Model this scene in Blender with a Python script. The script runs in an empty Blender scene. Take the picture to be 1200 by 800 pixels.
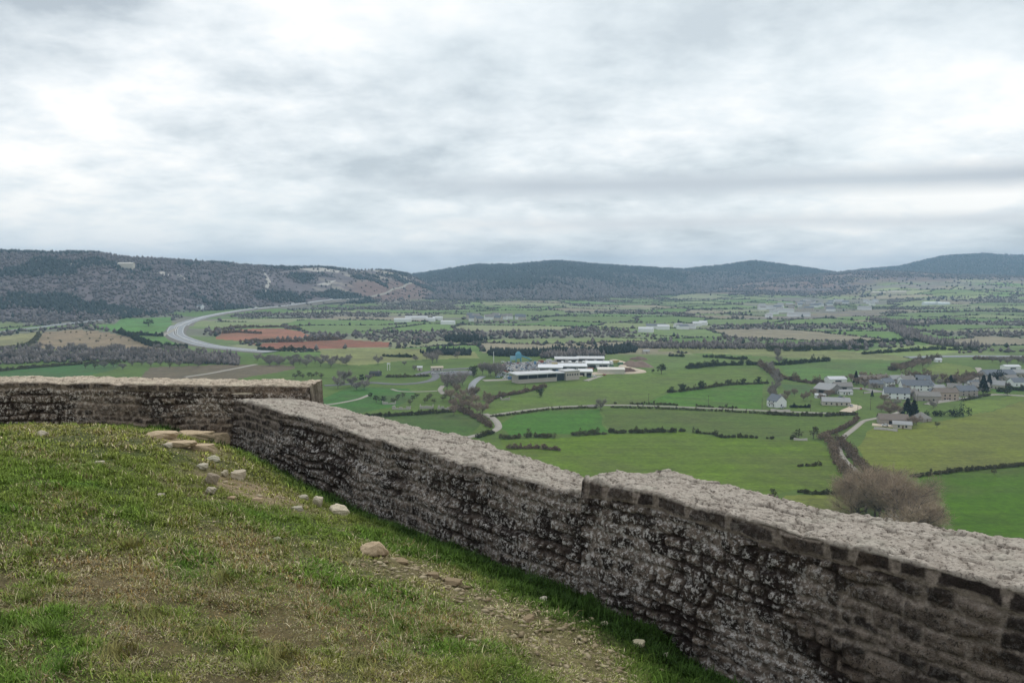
import bpy, math, random
import numpy as np
random.seed(7); rng = np.random.default_rng(7)
R = math.radians
C = bpy.context.scene.collection
scene = bpy.context.scene
F = 1000.0; PITCH = math.atan(0.082); CP, SP = math.cos(PITCH), math.sin(PITCH)

# ------------------------------------------------------------------ colour
def lin(r, g, b):
    f = lambda c: (c/255)/12.92 if c/255 <= .04045 else ((c/255+.055)/1.055)**2.4
    return (f(r), f(g), f(b))
def alb(r, g, b, k=.95):
    c = lin(r, g, b); m = sum(c)/3
    return tuple(min(.85, (x*1.04-m*.04)/k) for x in c)

# ------------------------------------------------------------------ noise (numpy)
def _h(ix, iy, seed):
    n = (ix.astype(np.int64)*374761393 + iy.astype(np.int64)*668265263 + seed*974634777) & 0xffffffff
    n = ((n ^ (n >> 13))*1274126177) & 0xffffffff
    n = ((n ^ (n >> 15))*2246822519) & 0xffffffff
    return ((n ^ (n >> 16)) & 0xffffff)/float(0xffffff)
def vn(x, y, seed=0):
    x = np.asarray(x, float); y = np.asarray(y, float)
    ix = np.floor(x); iy = np.floor(y); fx = x-ix; fy = y-iy
    fx = fx*fx*fx*(fx*(fx*6-15)+10); fy = fy*fy*fy*(fy*(fy*6-15)+10)
    a = _h(ix, iy, seed); b = _h(ix+1, iy, seed); c = _h(ix, iy+1, seed); d = _h(ix+1, iy+1, seed)
    return (a*(1-fx)+b*fx)*(1-fy)+(c*(1-fx)+d*fx)*fy*1.0
def fbm(x, y, seed=0, oct=4):
    s = 0; a = .5; t = 0
    for i in range(oct):
        s = s+a*vn(x, y, seed+i*17); t += a; a *= .5
        x, y = x*1.93+y*.41+3.1, y*1.93-x*.41+7.7
    return s/t
def sst(a, b, x):
    t = np.clip((x-a)/(b-a), 0, 1); return t*t*(3-2*t)

# ------------------------------------------------------------------ mesh helpers
def mk(name, v, f, m=None, parent=None, smooth=False, col=None, colname='col', mats=None, midx=None):
    v = np.ascontiguousarray(v, np.float32).reshape(-1, 3)
    me = bpy.data.meshes.new(name)
    if isinstance(f, np.ndarray):
        n, k = f.shape
        me.vertices.add(len(v)); me.vertices.foreach_set('co', v.ravel())
        me.loops.add(n*k); me.loops.foreach_set('vertex_index', np.ascontiguousarray(f, np.int32).ravel())
        me.polygons.add(n)
        me.polygons.foreach_set('loop_start', np.arange(0, n*k, k, dtype=np.int32))
        me.update(calc_edges=True)
    else:
        me.from_pydata([tuple(map(float, p)) for p in v], [], f); me.update()
    me.validate()
    if smooth: me.polygons.foreach_set('use_smooth', np.ones(len(me.polygons), bool))
    if midx is not None: me.polygons.foreach_set('material_index', np.asarray(midx, np.int32))
    if col is not None:
        c = np.ones((len(v), 4), np.float32); col = np.asarray(col, np.float32); c[:, :col.shape[1]] = col
        at = me.color_attributes.new(colname, 'FLOAT_COLOR', 'POINT'); at.data.foreach_set('color', c.ravel())
    for q in (mats or ([m] if m else [])): me.materials.append(q)
    o = bpy.data.objects.new(name, me); C.objects.link(o)
    if parent: o.parent = parent
    return o
def tag(o, label=None, cat=None, group=None, kind=None):
    if label: o['label'] = label
    if cat: o['category'] = cat
    if group: o['group'] = group
    if kind: o['kind'] = kind
    return o
def empty(name, loc, rz=0):
    o = bpy.data.objects.new(name, None); C.objects.link(o)
    o.location = loc; o.rotation_euler = (0, 0, rz); o.empty_display_size = .1
    return o
class MB:
    def __init__(s): s.v = []; s.f = []; s.mi = []; s.cur = 0
    def add(s, vs, fs):
        k = len(s.v); s.v += [tuple(p) for p in vs]; s.f += [tuple(i+k for i in q) for q in fs]; s.mi += [s.cur]*len(fs)
    def box(s, x0, x1, y0, y1, z0, z1):
        s.add([(x0,y0,z0),(x1,y0,z0),(x1,y1,z0),(x0,y1,z0),(x0,y0,z1),(x1,y0,z1),(x1,y1,z1),(x0,y1,z1)],
              [(0,3,2,1),(4,5,6,7),(0,1,5,4),(1,2,6,5),(2,3,7,6),(3,0,4,7)])
    def tube(s, p, q, r0, r1, n=6):
        p = np.array(p, float); q = np.array(q, float); d = q-p; d /= np.linalg.norm(d)+1e-9
        a = np.cross(d, (0,0,1) if abs(d[2]) < .9 else (1,0,0)); a /= np.linalg.norm(a); b = np.cross(d, a)
        vs = []
        for c, r in ((p, r0), (q, r1)):
            for i in range(n):
                t = 2*math.pi*i/n; vs.append(c+a*r*math.cos(t)+b*r*math.sin(t))
        s.add(vs, [(i, (i+1) % n, n+(i+1) % n, n+i) for i in range(n)]+[tuple(range(n-1, -1, -1)), tuple(range(n, 2*n))])
    def cylx(s, x0, x1, y, z, r, n=10):
        s.tube((x0, y, z), (x1, y, z), r, r, n)
    def build(s, name, m, parent=None, mats=None):
        return mk(name, np.array(s.v), s.f, m, parent, mats=mats, midx=s.mi if mats else None)

# ------------------------------------------------------------------ materials
def newmat(name):
    m = bpy.data.materials.new(name); m.use_nodes = True
    nt = m.node_tree; b = nt.nodes['Principled BSDF']; b.inputs['Roughness'].default_value = .9
    b.inputs['Specular IOR Level'].default_value = .2
    return m, nt, b
def N(nt, t, **kw):
    n = nt.nodes.new(t)
    for k, v in kw.items():
        if k in n.inputs: n.inputs[k].default_value = v
        else: setattr(n, k, v)
    return n
def mixc(nt, fac, a, b, mode='MIX'):
    n = nt.nodes.new('ShaderNodeMix'); n.data_type = 'RGBA'; n.blend_type = mode
    for k, v in ((0, fac), (6, a), (7, b)):
        if hasattr(v, 'links') or isinstance(v, bpy.types.NodeSocket): nt.links.new(v, n.inputs[k])
        else:
            n.inputs[k].default_value = v if k == 0 else (*v[:3], 1)
    return n.outputs[2]
def mth(nt, op, a, b=0.0, c=None):
    n = nt.nodes.new('ShaderNodeMath'); n.operation = op
    for k, v in enumerate((a, b, c)):
        if v is None: continue
        if isinstance(v, bpy.types.NodeSocket): nt.links.new(v, n.inputs[k])
        else: n.inputs[k].default_value = v
    return n.outputs[0]
def ramp(nt, src, p0, p1, c0=(0,0,0), c1=(1,1,1)):
    n = nt.nodes.new('ShaderNodeValToRGB'); nt.links.new(src, n.inputs[0])
    e = n.color_ramp.elements; e[0].position = p0; e[1].position = p1; e[0].color = (*c0, 1); e[1].color = (*c1, 1)
    return n.outputs[0]
def noise(nt, scale, detail=4, rough=.55, vec=None, out='Fac', dist=0):
    n = nt.nodes.new('ShaderNodeTexNoise'); n.inputs['Scale'].default_value = scale
    n.inputs['Detail'].default_value = detail; n.inputs['Roughness'].default_value = rough; n.inputs['Distortion'].default_value = dist
    if vec is None:
        g = nt.nodes.new('ShaderNodeNewGeometry'); vec = g.outputs['Position']
    nt.links.new(vec, n.inputs['Vector'])
    return n.outputs[out]
def objvec(nt):
    return nt.nodes.new('ShaderNodeTexCoord').outputs['Object']
def bump(nt, b, h, strength, dist):
    n = nt.nodes.new('ShaderNodeBump'); n.inputs['Strength'].default_value = strength; n.inputs['Distance'].default_value = dist
    nt.links.new(h, n.inputs['Height']); nt.links.new(n.outputs[0], b.inputs['Normal'])
_mc = {}
def plain(name, col, rough=.85, var=.35, scale=1.5):
    k = (name, col)
    if k in _mc: return _mc[k]
    m, nt, b = newmat(name); b.inputs['Roughness'].default_value = rough
    f = noise(nt, scale, 5, .6, objvec(nt))
    c = mixc(nt, f, tuple(c*(1-var) for c in col), tuple(min(.9, c*(1+var)) for c in col))
    nt.links.new(c, b.inputs['Base Color']); _mc[k] = m
    return m
def attrmat(name, var=.3, scale=.05, scale2=.6, colname='col', fine=.25):
    m, nt, b = newmat(name)
    a = nt.nodes.new('ShaderNodeAttribute'); a.attribute_name = colname
    f = noise(nt, scale, 6, .65); g = noise(nt, scale2, 4, .7)
    k = mth(nt, 'MULTIPLY_ADD', mth(nt, 'SUBTRACT', f, .5), var*4, 1.0)
    k2 = mth(nt, 'MULTIPLY_ADD', mth(nt, 'SUBTRACT', g, .5), fine*4, 1.0)
    vm = nt.nodes.new('ShaderNodeVectorMath'); vm.operation = 'SCALE'
    nt.links.new(a.outputs['Color'], vm.inputs[0]); nt.links.new(mth(nt, 'MAXIMUM', mth(nt, 'MULTIPLY', k, k2), .1), vm.inputs['Scale'])
    nt.links.new(vm.outputs[0], b.inputs['Base Color'])
    return m
def foliage_mat(name, c0, c1):
    m, nt, b = newmat(name)
    oi = nt.nodes.new('ShaderNodeObjectInfo'); g = nt.nodes.new('ShaderNodeNewGeometry')
    f = mth(nt, 'ADD', mth(nt, 'MULTIPLY', oi.outputs['Random'], .5), mth(nt, 'MULTIPLY', g.outputs['Random Per Island'], .5))
    nt.links.new(mixc(nt, f, c0, c1), b.inputs['Base Color'])
    return m

M_field, nt, b = newmat('field_grass')
oi = nt.nodes.new('ShaderNodeObjectInfo')
f1 = noise(nt, .018, 5, .6); f2 = noise(nt, .35, 4, .7)
mp = nt.nodes.new('ShaderNodeMapping'); mp.inputs['Rotation'].default_value = (0, 0, .5); mp.inputs['Scale'].default_value = (.008, .22, 1); cz = nt.nodes.new('ShaderNodeCombineXYZ'); nt.links.new(mth(nt, 'MULTIPLY_ADD', oi.outputs['Random'], 1.6, -.8), cz.inputs[2]); nt.links.new(cz.outputs[0], mp.inputs['Rotation'])
g_ = nt.nodes.new('ShaderNodeNewGeometry'); nt.links.new(g_.outputs['Position'], mp.inputs[0])
f3 = noise(nt, 1, 3, .6, mp.outputs[0])
c = mixc(nt, ramp(nt, f1, .42, .66), oi.outputs['Color'], (.085, .078, .035))
c = mixc(nt, .45, oi.outputs['Color'], c)
vm = nt.nodes.new('ShaderNodeVectorMath'); vm.operation = 'SCALE'; nt.links.new(c, vm.inputs[0])
k = mth(nt, 'MULTIPLY', mth(nt, 'MULTIPLY_ADD', mth(nt, 'SUBTRACT', f2, .5), 1.3, 1), mth(nt, 'MULTIPLY_ADD', mth(nt, 'SUBTRACT', f3, .5), .65, mth(nt, 'MULTIPLY_ADD', mth(nt, 'SUBTRACT', noise(nt, .07, 4, .65), .5), .9, 1.0)))
nt.links.new(k, vm.inputs['Scale']); nt.links.new(vm.outputs[0], b.inputs['Base Color'])

M_terrain = attrmat('terrain', .3, .03, .3)
M_asphalt = plain('asphalt', (.17, .17, .175), .9, .15, .2)
M_carriage = plain('pale_carriageway', (.30, .31, .325), .9, .12, .2)
M_track = plain('pale_track', (.36, .33, .285), .95, .2, .2)
M_sand = plain('sandy_track', (.56, .47, .36), .95, .15, .2)
M_yard = plain('yard', (.30, .285, .27), .95, .2, .1)
M_paint = plain('white_paint', (.75, .75, .75), .7, .08)
M_bark = plain('bark', (.13, .11, .095), .95, .3)
M_twig = foliage_mat('twigs', (.17, .145, .13), (.36, .315, .29))
M_twig_brown = foliage_mat('brown_twigs', (.18, .132, .10), (.38, .29, .225))
M_twig_thick = foliage_mat('pale_brown_twigs', (.24, .178, .12), (.48, .375, .265))
M_leaf = foliage_mat('dark_leaves', (.026, .036, .016), (.075, .088, .04))
M_hedge = foliage_mat('hedge_leaves', (.05, .056, .024), (.145, .135, .07))
M_hbrown = foliage_mat('brown_hedge', (.11, .08, .056), (.25, .185, .13))
M_conifer = foliage_mat('conifer_needles', (.008, .014, .010), (.022, .034, .022))
M_glass = plain('window_glass', (.03, .035, .04), .2, .2)
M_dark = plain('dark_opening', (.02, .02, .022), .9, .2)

# ------------------------------------------------------------------ camera maths
def ray(px, py):
    a = (px-600)/F; c = (400-py)/F
    return np.array([a, CP+c*SP, -SP+c*CP])
def zslope(py):
    c = (400-py)/F; return (-SP+c*CP)/(CP+c*SP)

# ------------------------------------------------------------------ valley terrain
ZV = -100.0
def layer(px, yr, dr, db):
    px = np.array(px, float); u = (px-600)/F
    zr = np.array([zslope(y) for y in yr])*np.array(dr)
    return u, zr, np.array(dr, float), np.array(db, float)
LAY = dict(
 left=layer([-700,-300,0,60,117,150,200,250,300,340,380,410,440,460,480,505,540],
            [296,297,295,298,297,302.5,304,308,312,314,314,317,317,319,323,335,352],
            [2500,2400,2400,2400,2450,2500,2600,2700,2800,2900,3000,3100,3200,3300,3400,3400,3400],
            [1300,1350,1450,1480,1550,1600,1800,1950,2100,2200,2300,2400,2500,2600,2700,2800,2900]),
 middle=layer([380,440,480,500,530,560,600,650,680,720,760,800,850,880,905,950,985,1050],
              [332,327,323.5,321,316,312,312,307.5,310,313,315,317,312,307,310,316,322,334],
              [4700,4700,4700,4700,4700,4700,4700,4700,4800,4900,5000,5200,5500,5600,5600,5600,5600,5600],
              [2800,2800,2700,2650,2600,2500,2500,2600,2700,2900,3000,3300,3600,3800,3900,4000,4200,4300]),
 saddle=layer([770,830,880,950,977,1007,1050,1100,1200,1500,1900],
              [345,334,329,322,319.5,317,318,321,324,322,320],
              [4300,4400,4500,4600,4700,4700,4600,4500,4400,4300,4300],
              [3300,3200,3100,3100,3000,2900,2700,2500,2300,2200,2200]),
 far=layer([950,980,1007,1050,1075,1100,1125,1150,1170,1200,1300,1500,1900],
           [330,321.5,317,314,308,302,300,298.7,300,301,303,310,318],
           [6500]*13, [4700,4700,4700,4700,4600,4500,4500,4500,4500,4500,4500,4500,4500]))
def hill(name, x, y):
    uc, zr, dr, db = LAY[name]
    u = x/np.maximum(y, 1.0)
    inside = sst(uc[0]-.02, uc[0]+.005, u)*(1-sst(uc[-1]-.005, uc[-1]+.02, u))
    Z = np.interp(u, uc, zr); D = np.interp(u, uc, dr); B = np.interp(u, uc, db)
    t = (y-B)/(D-B); tc = np.clip(t, 0, 1)
    s = .45*tc+.55*sst(0, 1, tc)
    gul = (fbm(x/420, y/420, 31, 4)-.5)*34*sst(0, .25, tc)*(1-sst(.72, .97, tc))
    back = np.clip((y-D)/2200, 0, 1)
    up = (Z-ZV)*s*(1-back*.9)+gul
    return np.where(t > 0, up, 0)*inside
def hz(x, y):
    x = np.asarray(x, float); y = np.asarray(y, float)
    d = np.hypot(x, y)
    base = ZV+(fbm(x/420, y/420, 5, 3)-.5)*7*sst(350, 700, d)+(fbm(x/130, y/130, 9, 3)-.5)*1.6
    knoll = 11*np.exp(-(((x+640)/150)**2+((y-1390)/110)**2))   # low scrubby knoll on the left
    base = base+knoll
    hs = [hill(k, x, y) for k in LAY]
    top = np.maximum.reduce(hs)
    z = base+top
    castle = -4.2-.52*np.maximum(0, d-6)
    castle = castle+(fbm(x/15, y/15, 3, 3)-.5)*3*sst(15, 60, d)
    return np.where(d < 300, np.maximum(z, castle), z)
def ground(px, py, lo=230.):
    """point of the valley surface seen at a pixel of the photograph (its map position)"""
    t = lo
    ts = np.concatenate([np.arange(lo, 1500, 1.5), np.arange(1500, 8800, 4.0)])
    for tries in range(60):        # above the skyline: take the crest below it
        r = ray(px, py); p = r[None, :]*ts[:, None]
        dz = p[:, 2]-hz(p[:, 0], p[:, 1])
        if (dz < 0).any(): break
        py += .5
    k = int(np.argmax(dz < 0))
    a = ts[max(k-1, 0)]; c = ts[k]; 
    da = dz[max(k-1, 0)]; dc = dz[k]
    t = a+(c-a)*da/(da-dc) if da != dc else a
    q = r*t
    return float(q[0]), float(q[1]), float(hz(q[0], q[1]))
def gline(pts, step=8.0):
    w = np.array([ground(*p)[:2] for p in pts]); out = [w[0]]
    for a, c in zip(w[:-1], w[1:]):
        n = max(1, int(np.hypot(*(c-a))/step))
        for i in range(1, n+1): out.append(a+(c-a)*i/n)
    return np.array(out)
def smooth_line(w, k=2):
    for _ in range(k):
        w2 = w.copy(); w2[1:-1] = (w[:-2]+2*w[1:-1]+w[2:])/4; w = w2
    return w

# fan grid
us = np.concatenate([np.linspace(-1.35, -.68, 70)[:-1], np.linspace(-.68, .68, 1120), np.linspace(.68, 1.35, 70)[1:]])
rows = [5.0]
while rows[-1] < 9000:
    d = rows[-1]
    rows.append(d+(max(1.5, d*.06) if d < 300 else min(max(d*d/1.1e5, 1.0), 12.5) if d < 6700 else 60))
ys = np.array(rows)
U, Y = np.meshgrid(us, ys); X = U*Y; Z = hz(X, Y)
nr, nc = X.shape
V = np.stack([X, Y, Z], -1).reshape(-1, 3)
i0 = (np.arange(nr-1)[:, None]*nc+np.arange(nc-1)[None, :]).ravel()
Q = np.stack([i0, i0+1, i0+nc+1, i0+nc], -1)
fc = (V[Q[:, 0]]+V[Q[:, 2]])/2
fx, fy = fc[:, 0], fc[:, 1]

# -- how the land is covered
def pcoord(x, y, z):
    dep = y*CP-z*SP
    return 600+F*x/dep, 400-F*(y*SP+z*CP)/dep
def cells(x, y, sx, sy, seed, rot=.25):
    c, s = math.cos(rot), math.sin(rot)
    a = (x*c+y*s)/sx+(fbm(x/300, y/300, seed+3, 2)-.5)*.5; q = (-x*s+y*c)/sy+(fbm(x/300, y/300, seed+4, 2)-.5)*.5
    ia, iq = np.floor(a), np.floor(q)
    d1 = np.full(a.shape, 9e9); d2 = d1.copy(); ident = np.zeros(a.shape)
    for da in (-1, 0, 1):
        for dq in (-1, 0, 1):
            ja, jq = ia+da, iq+dq
            cx = ja+.15+.7*_h(ja, jq, seed); cy = jq+.15+.7*_h(ja, jq, seed+1)
            d = np.maximum(abs(a-cx)*sx, abs(q-cy)*sy)*.55+np.hypot((a-cx)*sx, (q-cy)*sy)*.45; h = _h(ja, jq, seed+2)
            n = d < d1
            d2 = np.where(n, d1, np.minimum(d2, d)); ident = np.where(n, h, ident); d1 = np.where(n, d, d1)
    return ident, d2-d1
PAL = np.array([alb(106,124,76), alb(90,116,60), alb(122,132,90), alb(98,120,68), alb(126,130,98), alb(96,112,68), alb(132,124,104), alb(112,124,80)])
def wooddens(x, y):
    return fbm(x/260, y/150, 77, 4)
def albedo(x, y, z):
    idn, ed = cells(x, y, 265, 135, 100)
    k = (idn*7.999).astype(int)
    c = PAL[k]*(0.9+.2*_h(np.floor(idn*977), k, 5))[:, None]
    nearm = (1-sst(950, 1100, y))[:, None]; c = c*(1-nearm)+np.array(alb(82, 102, 44))*nearm
    w = wooddens(x, y); far = sst(1050, 1400, y)
    wm = sst(.54, .58, w)*far
    scrub = np.array(alb(112, 106, 102))
    c = c*(1-.8*wm[:, None])+scrub*.8*wm[:, None]
    px, py = pcoord(x, y, z)
    # hillsides
    n = fbm(x/160, y/160, 55, 5); n2 = fbm(x/60, y/60, 66, 4)
    hl = hill('left', x, y); hm = hill('middle', x, y); hs = hill('saddle', x, y); hf = hill('far', x, y)
    top = np.maximum.reduce([hl, hm, hs, hf])
    def put(c, mask, col): return c*(1-mask[:, None])+np.array(col)*mask[:, None]
    scr = np.array(alb(102, 95, 98)); dk = np.array(alb(60, 66, 68)); brown = np.array(alb(118, 98, 92)); pale = np.array(alb(165, 158, 145))
    ml = sst(3, 14, hl)
    c = put(c, ml, scr); c = put(c, ml*sst(.48, .6, n), dk)
    c = put(c, ml*sst(280, 470, px)*sst(.5, .6, n2)*.8, pale)
    c = put(c, ml*sst(390, 430, px)*(1-sst(490, 520, px))*sst(324, 332, py), brown)
    mm = sst(4, 16, hm)*(hm >= top-1)
    c = put(c, mm, scr*.95); c = put(c, mm*sst(344, 328, py+(n-.5)*30), dk)
    ms = sst(4, 16, hs)*(hs >= top-1)
    fieldy = sst(985, 1030, px+(n-.5)*60)*sst(326, 332, py+(n-.5)*8)
    c = put(c, ms*(1-fieldy), brown*(.85+.3*n2[:, None].mean()))
    c = put(c, ms*(1-fieldy)*sst(.5, .62, n2), scr); c = c*(1+.3*(ms*fieldy))[:, None]
    mf = sst(4, 16, hf)*(hf >= top-1)
    c = put(c, mf, dk)
    # castle slope: rough grass and rock
    d = np.hypot(x, y)
    ck = (1-sst(225, 300, d))
    c = put(c, ck, alb(72, 82, 44)); c = put(c, ck*sst(.55, .65, fbm(x/6, y/6, 8, 3)), alb(140, 130, 115))
    return c
COL = albedo(V[:, 0], V[:, 1], V[:, 2])

FIELDS = [  # outline on the map (photo pixels of its corners), colour, label
 ([(1071,558),(1119,553),(1200,546),(1420,525),(1420,760),(1160,660),(1112,612)], alb(62,98,8)),
 ([(1022,500),(1062,499),(1086,494),(1133,489),(1200,469),(1420,458),(1420,523),(1200,545),(1119,552),(1068,557),(1020,548),(1003,522),(1012,505)], alb(98,112,50)),
 ([(588,516),(646,513),(703,509),(800,506),(846,513),(900,515),(958,516),(978,532),(995,560),(993,575),(930,577),(860,590),(700,590),(640,560),(600,535)], alb(82,110,32)),
 ([(925,582),(995,580),(1010,595),(1018,625),(960,625),(900,600)], alb(98,112,56)),
 ([(704,480),(800,479),(900,484),(960,487),(1012,489),(985,505),(960,511),(900,512),(846,510),(800,504),(716,505)], alb(74,98,44)),
 ([(604,487),(641,481),(700,479),(713,505),(703,507),(640,508),(592,511),(586,497)], alb(60,104,34)),
 ([(560,478),(600,466),(648,452),(690,440),(756,434),(800,434),(888,431),(904,446),(855,449),(782,458),(748,474),(640,477),(573,484)], alb(84,110,50)),
 ([(750,474),(784,461),(855,452),(896,450),(893,479),(800,475)], alb(66,108,34)),
 ([(778,416),(890,421),(890,426),(840,428),(805,431),(758,432),(752,421)], alb(88,114,66)),
 ([(914,429),(950,424),(1062,425),(1064,432),(1000,446),(950,447),(922,439)], alb(76,110,56)),
 ([(917,450),(950,451),(962,456),(955,462),(925,462)], alb(66,98,56)),
 ([(1085,430),(1110,425),(1141,430),(1138,441),(1112,448),(1094,447)], alb(98,118,60)),
 ([(440,489),(480,486),(530,484),(566,490),(562,500),(540,513),(500,520),(430,520)], alb(62,92,42)),
 ([(372,470),(410,453),(480,455),(490,462),(470,476),(430,483),(370,505)], alb(58,100,46)),
 ([(-120,440),(0,433),(60,429),(100,426),(148,427),(130,434),(105,440),(60,450),(-120,455)], alb(58,98,52)),
 ([(112,385),(140,374),(202,371),(200,386),(185,390),(150,391)], alb(84,128,76)),
 ([(155,393),(192,395),(206,402),(200,405),(175,405)], alb(84,126,72)),
 ([(-60,402),(0,394),(50,388),(38,405),(0,410),(-60,418)], alb(132,136,110)),
 ([(52,389),(85,386.5),(120,388),(150,393.5),(172,402),(186,409),(150,410),(100,409),(40,408),(46,398)], alb(132,122,112)),
 ([(262,388),(300,385),(328,384.5),(350,388),(368,394),(340,398),(290,400),(252,397)], alb(142,102,92)),
 ([(290,403),(370,399),(410,398),(458,401),(455,407),(400,408),(330,410)], alb(130,88,80)),
 ([(176,430),(262,427),(345,428),(345,432),(300,440),(240,450),(160,450)], alb(98,92,84)),
 ([(375,409),(470,408),(556,412),(560,419),(480,422),(420,428),(375,425)], alb(120,130,92)),
 ([(1128,470),(1200,462),(1200,468),(1133,488)], alb(92,116,52)),
 ([(1145,447),(1205,436),(1420,430),(1420,452),(1200,459),(1170,462)], alb(70,112,48)),
 ([(1000,412),(1100,404),(1150,412),(1060,416)], alb(118,142,92)),
 ([(780,405),(880,407),(1010,412),(1062,418),(1062,422),(950,420),(890,417),(800,413),(770,411)], alb(116,128,92)),
]
def inpoly(x, y, poly):
    r = np.zeros(x.shape, bool); n = len(poly); j = n-1
    for i in range(n):
        xi, yi = poly[i]; xj, yj = poly[j]
        c = ((yi > y) != (yj > y)) & (x < (xj-xi)*(y-yi)/((yj-yi) if yj != yi else 1e-9)+xi)
        r ^= c; j = i
    return r
lab = np.zeros(len(Q), int)
wx = fx+(fbm(fx/40, fy/40, 41, 2)-.5)*6; wy = fy+(fbm(fx/40, fy/40, 42, 2)-.5)*10
for k, (poly, c_) in enumerate(FIELDS):
    W = [ground(*p)[:2] for p in poly]
    lab[inpoly(wx, wy, W) & (lab == 0)] = k+1
ishill = np.maximum.reduce([hill(k, fx, fy) for k in LAY]) > 4
lab[ishill & (lab == 0)] = -1
def sub(name, sel, m, col=True):
    q = Q[sel]; u, inv = np.unique(q, return_inverse=True)
    return mk(name, V[u], inv.reshape(-1, 4), m, smooth=True, col=COL[u] if col else None)
tag(sub('valley_floor', lab == 0, M_terrain), kind='structure')
tag(sub('hills', lab == -1, M_terrain), kind='structure')
for k, (poly, c_) in enumerate(FIELDS):
    if (lab == k+1).any():
        o = sub('field', lab == k+1, M_field, False); o.color = (c_[0]*1.12, c_[1]*1.0, c_[2]*.76, 1); tag(o, kind='structure')

# ------------------------------------------------------------------ roads
def strip(name, pts, w, m, lift=.35, step=8, sm=2):
    L = smooth_line(gline(pts, step), sm)
    t = np.gradient(L, axis=0); t /= np.linalg.norm(t, axis=1)[:, None]+1e-9; nn = np.stack([-t[:, 1], t[:, 0]], -1)
    A = L+nn*w/2; B = L-nn*w/2
    zc = np.maximum.reduce([hz(p[:, 0], p[:, 1]) for p in (A, L, B)])+lift
    n = len(L); zb = np.minimum.reduce([hz(p[:, 0], p[:, 1]) for p in (A, B)])-2.0
    A2 = L+nn*(w/2+2*lift); B2 = L-nn*(w/2+2*lift)
    v = np.concatenate([np.c_[A2, zb], np.c_[A, zc], np.c_[B, zc], np.c_[B2, zb]])
    f = np.array([(r*n+i, r*n+i+1, (r+1)*n+i+1, (r+1)*n+i) for r in range(3) for i in range(n-1)])
    return tag(mk(name, v, f, m, smooth=False), kind='structure')
HW = [(422,350),(408,351.5),(390,353),(350,357),(300,362),(262,367),(238,372),(217,379),(206,386),(204,391),(210,397),(225,402),(250,407),(280,410),(318,413)]
M_hw_earth = plain('motorway_verge', (.19, .175, .15), .95, .2, .1)
L = smooth_line(gline(HW, 15), 6)
t = np.gradient(L, axis=0); t /= np.linalg.norm(t, axis=1)[:, None]; nn = np.stack([-t[:, 1], t[:, 0]], -1)
zc = hz(L[:, 0], L[:, 1]); zc = np.convolve(np.pad(zc, 12, 'edge'), np.ones(25)/25, 'valid')
zc = np.maximum.reduce([zc]+[hz(*(L+nn*k).T) for k in (-10, 0, 10)])+.6
def lane(name, a, b, dz, m, thick=0):
    n = len(L); A = L+nn*a; B = L+nn*b
    v = np.concatenate([np.c_[A, zc+dz], np.c_[B, zc+dz]]); f = np.array([(i, i+1, n+i+1, n+i) for i in range(n-1)])
    return tag(mk(name, v, f, m), kind='structure')
n = len(L); prof = [(-24, -7), (-14, 0), (14, 0), (24, -7)]
v = np.concatenate([np.c_[L+nn*a, zc+dz] for a, dz in prof])
tag(mk('motorway_embankment', v, np.array([(r*n+i, r*n+i+1, (r+1)*n+i+1, (r+1)*n+i) for r in range(3) for i in range(n-1)]), M_hw_earth), kind='structure')
lane('motorway', -12, -2.2, .12, M_carriage); lane('motorway', 2.2, 12, .12, M_carriage)
for a in (-11.2, -2.9, 2.7, 11): lane('road_marking', a-.25, a+.25, .2, M_paint)
v = []; 
for a, dz in ((-.35, .1), (-.2, 1.0), (.2, 1.0), (.35, .1)): v.append(np.c_[L+nn*a, zc+dz])
mk_b = mk('motorway_barrier', np.concatenate(v), np.array([(r*n+i, r*n+i+1, (r+1)*n+i+1, (r+1)*n+i) for r in range(3) for i in range(n-1)]), M_paint)
tag(mk_b, 'pale concrete barrier down the middle of the curving motorway', 'crash barrier')
strip('road', [(424,349.8),(440,346.5),(456,342),(470,337),(484,331.5)], 7, M_track, 1.0, 15)
HWL, HWZ, HWN = L.copy(), zc.copy(), nn.copy()
strip('road', [(-60,397),(0,389.5),(50,383),(90,378),(118,375)], 11, M_carriage, .8, 10)
strip('road', [(206,386),(196,391),(189,394)], 7, M_track, 1.2)
strip('road', [(380,452),(412,450),(437,448),(447,449.5),(468,450.5),(488,449.5),(506,446),(512,441),(508,438)], 7, M_asphalt, .4, 6)
strip('road', [(487,441),(497,437),(508,434.5),(530,432.5),(556,431.5)], 9, M_asphalt, .4, 6)
strip('parking_area', [(516,439),(535,437),(555,437)], 34, M_asphalt, .5, 6)
strip('road', [(566,441),(560,444),(553.5,450),(552.5,456),(554,463)], 6, M_carriage, .4, 5)
strip('track', [(520,462),(515,457),(519,452)], 4, M_track, .35, 5)
strip('track', [(459,456),(468,459),(500,459),(512,458)], 2.5, M_track, .3, 5)
strip('track', [(372,476),(400,472),(420,468),(432,463)], 3, M_track, .3, 5)
strip('lane', [(547,513),(558,510),(570,508),(580,505),(585,500.5),(582,494),(575,488),(568,485)], 4.6, M_track, .35, 4)
strip('lane', [(574,487),(603,482.5),(641,477.6),(686,475.5),(720,474.5),(760,475.5),(810,477.5),(856,479.5),(900,481.5),(960,484),(1003,485)], 3.2, M_track, .35, 6)
strip('lane', [(1056,482),(1035,489),(1012,493),(1000,503),(988,512),(982.5,522),(984,531),(990,540),(1003,552),(1017,564),(1035,585),(1050,610)], 3.2, M_track, .35, 4)
strip('lane', [(1085,474),(1110,470),(1130,467),(1150,464),(1166,462),(1185,463),(1205,464.5),(1300,466)], 4.5, M_track, .45, 5)
strip('lane', [(1140,448),(1146,444),(1150,439),(1148,434),(1146,431)], 5.5, M_track, .45, 5)
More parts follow.
